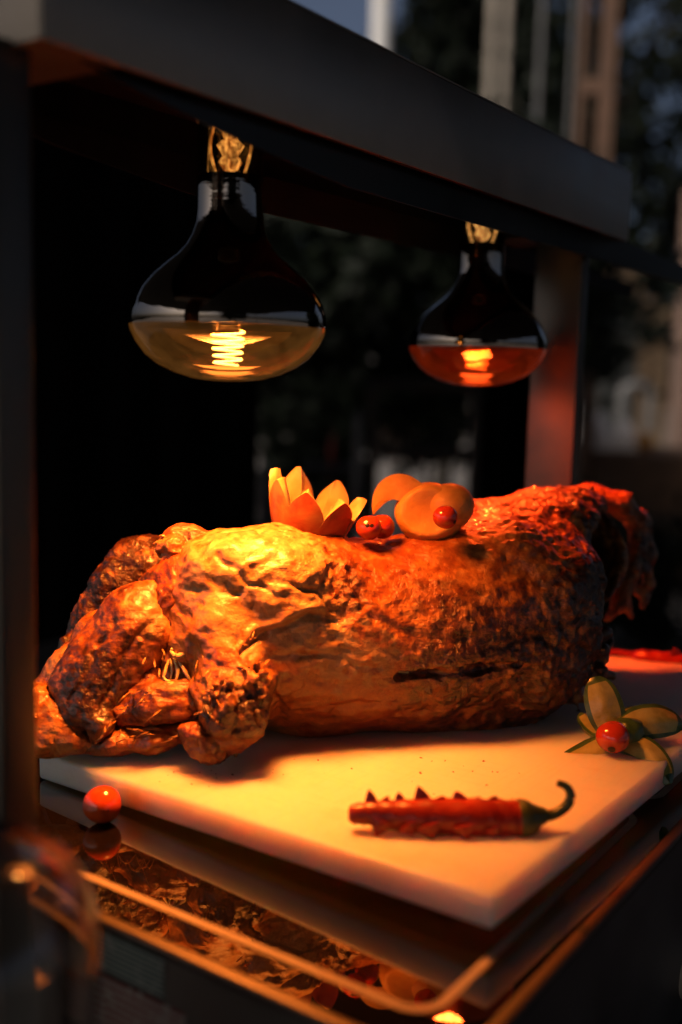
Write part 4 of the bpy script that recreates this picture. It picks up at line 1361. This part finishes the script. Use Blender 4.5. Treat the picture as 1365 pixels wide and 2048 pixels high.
def tree(label, pos, trunk_h, crown_c, rad, n, size, seed, m=None, name='leafy_tree', tr=0.07, nclump=90, group='trees around the buffet'):
    root = empty(name, (pos[0], pos[1], GZ), 0, label, 'tree', group)
    rg = random.Random(seed)
    tp = [np.array([0, 0, 0]), np.array([.05, .03, trunk_h * .5]), np.array([crown_c[0], crown_c[1], trunk_h])]
    t = tube('trunk', tp, [tr, tr * .8, tr * .55], M_BARK, root, 10, True, None, True, .06)
    for k in range(6):
        a = rg.uniform(0, 6.28)
        e = np.array([math.cos(a) * rad[0] * .7, math.sin(a) * rad[1] * .7, rg.uniform(.2, .9) * rad[2]])
        tube('limb', [tp[2] * rg.uniform(.75, 1.0), tp[2] + e * .45 + np.array([0, 0, .1]), tp[2] + e], [tr * .4, tr * .25, tr * .08], M_BARK, t, 7, True)
    leaves('crown', crown_c, rad, n, size, m or M_LEAF, root, seed, .2, nclump)
    return root


def tree_at(px, f, zc, rad, n, size, seed, label, m=None, nclump=90, name='leafy_tree'):
    p = lv(px, f)
    return tree(label, p, zc - GZ - rad[2] * .4, (0, 0, zc - GZ), rad, n, size, seed, m, name, .08, nclump)


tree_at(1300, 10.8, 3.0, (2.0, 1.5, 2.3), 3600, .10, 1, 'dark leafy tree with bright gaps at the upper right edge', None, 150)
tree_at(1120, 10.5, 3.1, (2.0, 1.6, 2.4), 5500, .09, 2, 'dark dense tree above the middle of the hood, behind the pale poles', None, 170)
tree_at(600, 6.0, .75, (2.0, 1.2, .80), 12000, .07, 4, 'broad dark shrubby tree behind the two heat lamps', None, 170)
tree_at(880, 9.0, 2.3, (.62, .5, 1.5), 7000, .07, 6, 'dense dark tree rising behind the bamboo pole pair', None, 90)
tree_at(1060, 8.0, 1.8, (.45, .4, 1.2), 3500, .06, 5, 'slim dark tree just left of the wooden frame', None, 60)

M_POLE = simple('pale_bamboo', (0.36, 0.31, 0.25), 0.6, 0, 0.25, 8)
M_POLE2 = simple('grey_pole', (0.14, 0.14, 0.14), 0.6, 0, 0.25, 8)
M_WOOD = simple('brown_wood', (0.14, 0.075, 0.045), 0.6, 0, 0.3, 12)
M_WHITE = simple('white_paint', (0.70, 0.69, 0.67), 0.5, 0, 0.08, 6)
for (px, px2, f, wd, m, lb) in ((945, 942, 6.4, 17, M_POLE, 'pale bamboo pole, left of the close pair above the hood'), (975, 968, 6.45, 17, M_POLE, 'pale bamboo pole, right of the close pair above the hood'),
                                (1040, 1036, 6.5, 10, M_POLE2, 'thin grey pole right of the bamboo pair'), (1102, 1098, 6.5, 8, M_POLE2, 'thin grey pole left of the wooden frame')):
    a, b = lv(px, f), lv(px2, f)
    o = tube('pole', [np.array([0, 0, 0]), np.array([(a - b)[0] * .5, (a - b)[1] * .5, 2.0]), np.array([(a - b)[0], (a - b)[1], 5.0])], wd / 2 * f / FPX, m, None, 12, True, (b[0], b[1], GZ))
    tag(o, lb, 'pole', 'poles behind the hood')


def rbox(name, c, size, m, parent=None, rz=YAW, bev=0.004):
    bm = bmesh.new(); bmesh.ops.create_cube(bm, size=1)
    for v in bm.verts: v.co = Vector((v.co.x * size[0], v.co.y * size[1], v.co.z * size[2]))
    bmesh.ops.bevel(bm, geom=bm.edges[:], offset=bev, segments=2, profile=.5, affect='EDGES')
    me = bpy.data.meshes.new(name); bm.to_mesh(me); bm.free()
    return link_mesh(name, me, m, parent, c, (0, 0, rz), False)


# white column beside the patch of sky
c = lv(733, 8.0)
o = lathe('white_column', [(0.10, 0), (0.10, .1), (0.075, .12), (0.07, 5.9), (0.09, 6.0), (0.09, 6.05), (0, 6.05)], M_WHITE, None, (c[0], c[1], GZ), 24)
tag(o, 'white round column beside the patch of open sky', 'column')
# brown wooden frame
f = 6.3
wf = empty('wooden_frame', lv(1168, f, GZ), YAW, 'brown wooden frame with a cross rail rising above the hood', 'wooden frame')
rbox('upright', (0, 0, 2.3), (.085, .07, 4.6), M_WOOD, wf, 0)
rbox('cross_rail', (-.085, 0, zat(195, f) - GZ), (.084, .06, .09), M_WOOD, wf, 0)
rbox('upright', (-.145, 0, 2.3), (.034, .06, 4.6), M_WOOD, wf, 0)


# curtains of the pavilion at the right
def drape(label, px0, px1, f, py0, py1, m, group='pavilion curtains'):
    x0, x1 = (px0 - 682.5) / FPX * f, (px1 - 682.5) / FPX * f
    z0, z1 = zat(py1, f), zat(py0, f)
    n = 40
    V, Fc = [], []
    ctr = U3 * ((x0 + x1) / 2) + V3 * f + Z3 * z0
    for side in (0, 1):
        for i in range(n + 1):
            t = i / n
            off = 0.03 * math.sin(t * 6.28 * max(2, round((x1 - x0) / .12))) + 0.012 * math.sin(t * 31 + 1) + side * 0.004
            for z in (0, .35, .7, 1):
                p = U3 * ((t - .5) * (x1 - x0)) + V3 * (off * (0.6 + .6 * (1 - z))) + Z3 * (z * (z1 - z0))
                V.append(p)
    for side in (0, 1):
        b0 = side * (n + 1) * 4
        for i in range(n):
            for k in range(3): Fc.append((b0 + i * 4 + k, b0 + (i + 1) * 4 + k, b0 + (i + 1) * 4 + k + 1, b0 + i * 4 + k + 1))
    o = from_arrays('curtain', V, Fc, m, None, tuple(ctr))
    tag(o, label, 'curtain', group)


M_DRAPEG = simple('grey_curtain', (0.22, 0.235, 0.22), 0.8, 0, 0.2, 5)
M_DRAPEB = simple('beige_curtain', (0.48, 0.34, 0.21), 0.8, 0, 0.2, 5)
M_DRAPEP = simple('brown_pink_curtain', (0.34, 0.23, 0.18), 0.8, 0, 0.2, 5)
drape('grey curtain hanging right of the steel post', 1150, 1262, 9.0, 585, 960, M_DRAPEG)
drape('beige curtain between grey and brown hangings at the right', 1262, 1322, 8.9, 590, 960, M_DRAPEB)
drape('beige valance cloth just under the end of the hood', 1172, 1262, 8.8, 515, 588, M_DRAPEB)
drape('brown curtain at the right picture edge', 1330, 1460, 8.0, 380, 960, M_DRAPEP)
M_DRAPEK = simple('unlit_black_sheet', (0.003, 0.003, 0.0033), 0.9, 0, 0.2, 5, 0, 0.0)  # flat black standing in for unlit background on the two sheets below
drape('narrow black sheet added for the dark background left of the rear steel post', 958, 1092, 2.6, 300, 1500, M_DRAPEK, None)
drape('large black sheet standing in for the unlit background behind the left half of the station', -900, 512, 2.2, 150, 1500, M_DRAPEK, None)

# pale chair, dining things and hedge at the right
f = 7.2
ch = empty('white_chair', lv(1262, f, GZ), YAW + .3, 'pale chair with an arched back beyond the right post', 'chair')
hb = zat(762, f) - GZ
M_CHAIRW = simple('worn_white_chair_paint', (0.34, 0.33, 0.32), 0.6, 0, 0.15, 8)
tube('back_arch', [np.array([-.10, 0, .42]), np.array([-.11, 0, hb - .1]), np.array([-.05, 0, hb]), np.array([.06, 0, hb]), np.array([.11, 0, hb - .1]), np.array([.10, 0, .42])], .03, M_CHAIRW, ch, 10)
rbox('seat', (0, -.18, .43), (.36, .36, .04), M_CHAIRW, ch, 0)
for sx in (-1, 1):
    for sy_ in (0, -.34): tube('leg', [np.array([sx * .15, sy_, 0]), np.array([sx * .15, sy_, .42])], .016, M_CHAIRW, ch, 8)
M_NAP = simple('white_napkin', (0.8, 0.74, 0.69), 0.8, 0, 0.15, 20)
dt = empty('dining_table', lv(1290, 6.6, GZ), YAW, 'dining table under a brown cloth beyond the right post', 'table')
zt = zat(885, 6.6)
rbox('table_cloth', (0.05, 0, (zt - GZ) / 2), (.95, .8, zt - GZ), simple('brown_tablecloth', (0.085, 0.045, 0.024), .8, 0, .3, 6), dt, 0, .02)
for (px, hh, ww, lb) in ((1192, 75, 30, 'white folded napkin at the left end of the brown table'), (1242, 60, 36, 'white folded napkin in the middle of the brown table')):
    p = lv(px, 6.45, zt + .001)
    H_, W_ = hh * 6.45 / FPX, ww * 6.45 / FPX
    V = [(-W_, -.05, 0), (W_, -.05, 0), (W_ * .8, .07, 0), (-W_ * .8, .07, 0), (-W_ * .35, 0, H_ * .95), (W_ * .3, .01, H_), (0, -.06, H_ * .55)]
    o = from_arrays('folded_napkin', V, [(0, 1, 6), (1, 5, 6), (0, 6, 4), (6, 5, 4), (1, 2, 5), (3, 0, 4), (2, 3, 4, 5), (3, 2, 1, 0)], M_NAP, None, tuple(p), (0, 0, YAW), False)
    tag(o, lb, 'napkin', 'napkins on the brown table')
p = lv(1285, 6.4, zt + .001)
o = lathe('amber_candle_glass', [(0, 0), (.03, 0), (.05, .02), (.057, .055), (.05, .09), (.04, .105), (.036, .104), (.045, .088), (.051, .055), (.045, .024), (0, .006)], simple('amber_glass', (0.42, 0.20, 0.05), .15), None, tuple(p), 24)
tag(o, 'round amber candle glass on the brown table', 'candle glass')
hd = empty('low_hedge', lv(1330, 4.6, GZ), YAW, 'low dark hedge at the right, behind the end of the lamb', 'hedge')
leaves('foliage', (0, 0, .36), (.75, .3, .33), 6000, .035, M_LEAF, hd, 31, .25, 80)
tube('stem', [np.array([0, 0, 0]), np.array([.02, 0, .3])], .03, M_BARK, hd, 8, False)

hd2 = empty('tall_hedge', lv(620, 5.0, GZ), YAW, 'tall dark hedge behind the apple flower, between black sheet and chair', 'hedge')
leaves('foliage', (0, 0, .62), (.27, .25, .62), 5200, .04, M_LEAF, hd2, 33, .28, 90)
tube('stem', [np.array([0, 0, 0]), np.array([.02, 0, .5])], .03, M_BARK, hd2, 8, False)

# dark chair frame with bright flowers behind it, seen between lamb and lamps
f = 3.4
sc_ = empty('dark_wooden_chair', lv(845, f, GZ), YAW, 'dark wooden chair whose open back frames pale flowers', 'chair')
M_DWOOD = simple('dark_wood', (0.018, 0.013, 0.010), 0.5, 0, 0.3, 12)
for x in (742, 945): rbox('upright', ((x - 845) / FPX * f, 0, (zat(765, f) - GZ) / 2), (.034, .04, zat(765, f) - GZ), M_DWOOD, sc_, 0)
for y, hh in ((905, .04), (772, .035)): rbox('rail', (0, 0, zat(y, f) - GZ), (.29, .03, hh), M_DWOOD, sc_, 0)
rbox('seat', (0, -.2, .45), (.38, .4, .04), M_DWOOD, sc_, 0)
for x in (-.16, .16): rbox('leg', (x, -.38, .215), (.034, .034, .43), M_DWOOD, sc_, 0)
for (px, py, f, rx, n, m, lb, sd_) in ((800, 850, 6.2, .24, 900, M_LEAFP, 'pale pink flowering plant seen left in the chair back', 51), (893, 840, 6.4, .17, 600, simple('cream_flower', (0.55, 0.48, 0.30), .6, 0, .3, 6), 'cream flowering plant seen right in the chair back', 52), (850, 800, 6.0, .3, 1400, M_LEAF2, 'green leafy plant between the two flowering plants', 53)):
    z = zat(py, f)
    pl = empty('flowering_plant', lv(px, f, GZ), 0, lb, 'plant', 'plants seen through the chair back')
    leaves('foliage', (0, 0, z - GZ), (rx, rx, rx * .95), n, .035, m, pl, sd_, .25, 40)
    tube('stem', [np.array([0, 0, 0]), np.array([.01, 0, (z - GZ) * .5]), np.array([0, 0, z - GZ])], .015, M_BARK, pl, 7)
for (px, py0, py1, f, wd, col, lb, nm, ct) in ((712, 815, 1075, 3.0, 15, (0.20, 0.20, 0.21), 'slim grey post just right of the apple flower', 'grey_post', 'post'), (524, 925, 1075, 2.6, 20, (0.20, 0.19, 0.19), 'pale grey post just left of the apple flower', 'grey_post', 'post'), (662, 868, 935, 3.6, 13, (0.30, 0.035, 0.02), 'slim red bottle far behind the apple flower', 'red_bottle', 'bottle')):
    z0, z1 = (GZ, zat(py0, f)) if nm == 'grey_post' else (zat(py1, f), zat(py0, f))
    r = wd / 2 * f / FPX
    p = lv(px, f, z0)
    h = z1 - z0
    prof = [(0, 0), (r, 0), (r, h * .93), (r * .8, h * .97), (0, h)] if nm == 'grey_post' else [(0, 0), (r, 0), (r, h * .6), (r * .45, h * .75), (r * .4, h * .97), (0, h)]
    o = lathe(nm, prof, simple(nm + '_paint', col, .5, 0, .15, 20), None, tuple(p), 16)
    tag(o, lb, ct)
    if nm == 'red_bottle':
        sh = empty('plant_stand', (p[0], p[1], GZ), YAW, 'dark stand that carries the red bottle', 'stand')
        rbox('stand_top', (0, 0, z0 - GZ - .011), (.2, .2, .02), M_DWOOD, sh, 0)
        rbox('stand_leg', (0, 0, (z0 - GZ - .022) / 2), (.05, .05, z0 - GZ - .024), M_DWOOD, sh, 0)

# roof and two trees added out of view to shade the station and darken reflections
M_AWN = simple('dark_awning_cloth', (0.03, 0.03, 0.03), 0.8, 0, 0.2, 3)
aw = empty('shade_awning', U3 * 0.2 + Z3 * GZ, YAW, 'dark cloth roof added out of view to shade the station, mirrored in the bulb tops', 'shade_awning')
rbox('roof_cloth', (0, -.6, 1.75 - GZ), (8.0, 8.2, .03), M_AWN, aw, 0)
for yy in (-4.71, 3.51): rbox('valance', (0, yy, 1.66 - GZ), (8.0, .02, .2), M_AWN, aw, 0)
for xx in (-3.9, 3.9):
    for yy in (-4.6, 3.4): rbox('awning_leg', (xx, yy, (1.73 - GZ) / 2), (.05, .05, 1.73 - GZ), M_BLACKMETAL, aw, 0)
for (u, v, zc, rad, sd_, lb) in ((1.5, -6.0, 1.2, (2.2, 1.6, 1.6), 72, 'leafy tree added out of view, mirrored dark in the middle of the near bulb'), (5.6, 4.2, 1.2, (1.6, 1.6, 1.8), 73, 'leafy tree added out of view, mirrored darkly in the right half of the hood')):
    p = U3 * u + V3 * v
    tree(lb, p, zc - GZ - .8, (0, 0, zc - GZ), rad, 9000, .10, sd_, None, 'leafy_tree', .1, 110)

# crumbs of roast skin scattered on the board
rg = np.random.default_rng(5)
V, Fc = [], []
for (px, py, sx, sy_, n) in ((480, 1545, 120, 18, 16), (760, 1510, 200, 25, 14), (1000, 1540, 120, 40, 10), (300, 1600, 80, 30, 6), (1150, 1620, 60, 40, 5)):
    for _ in range(n):
        p = on_board(px + rg.normal() * sx, py + abs(rg.normal()) * sy_)
        if not (-0.555 < p[0] < -0.23 and 0.468 < p[1] < 0.965): continue
        r = rg.uniform(.0004, .0011)
        b0 = len(V)
        d = rg.normal(size=(6, 3)) * r * .25
        for q, k in zip(((1, 0, 0), (-1, 0, 0), (0, 1, 0), (0, -1, 0), (0, 0, .8), (0, 0, -.3)), range(6)):
            V.append(p + np.array(q) * r + d[k] + Z3 * r * .3)
        for f_ in ((0, 2, 4), (2, 1, 4), (1, 3, 4), (3, 0, 4), (2, 0, 5), (1, 2, 5), (3, 1, 5), (0, 3, 5)): Fc.append(tuple(b0 + i for i in f_))
cr = from_arrays('crumbs', V, Fc, simple('dark_crumb', (0.14, 0.05, 0.015), .5), None, None, None, False)
tag(cr, 'tiny brown crumbs of roast skin scattered over the white board', 'crumbs', kind='stuff')
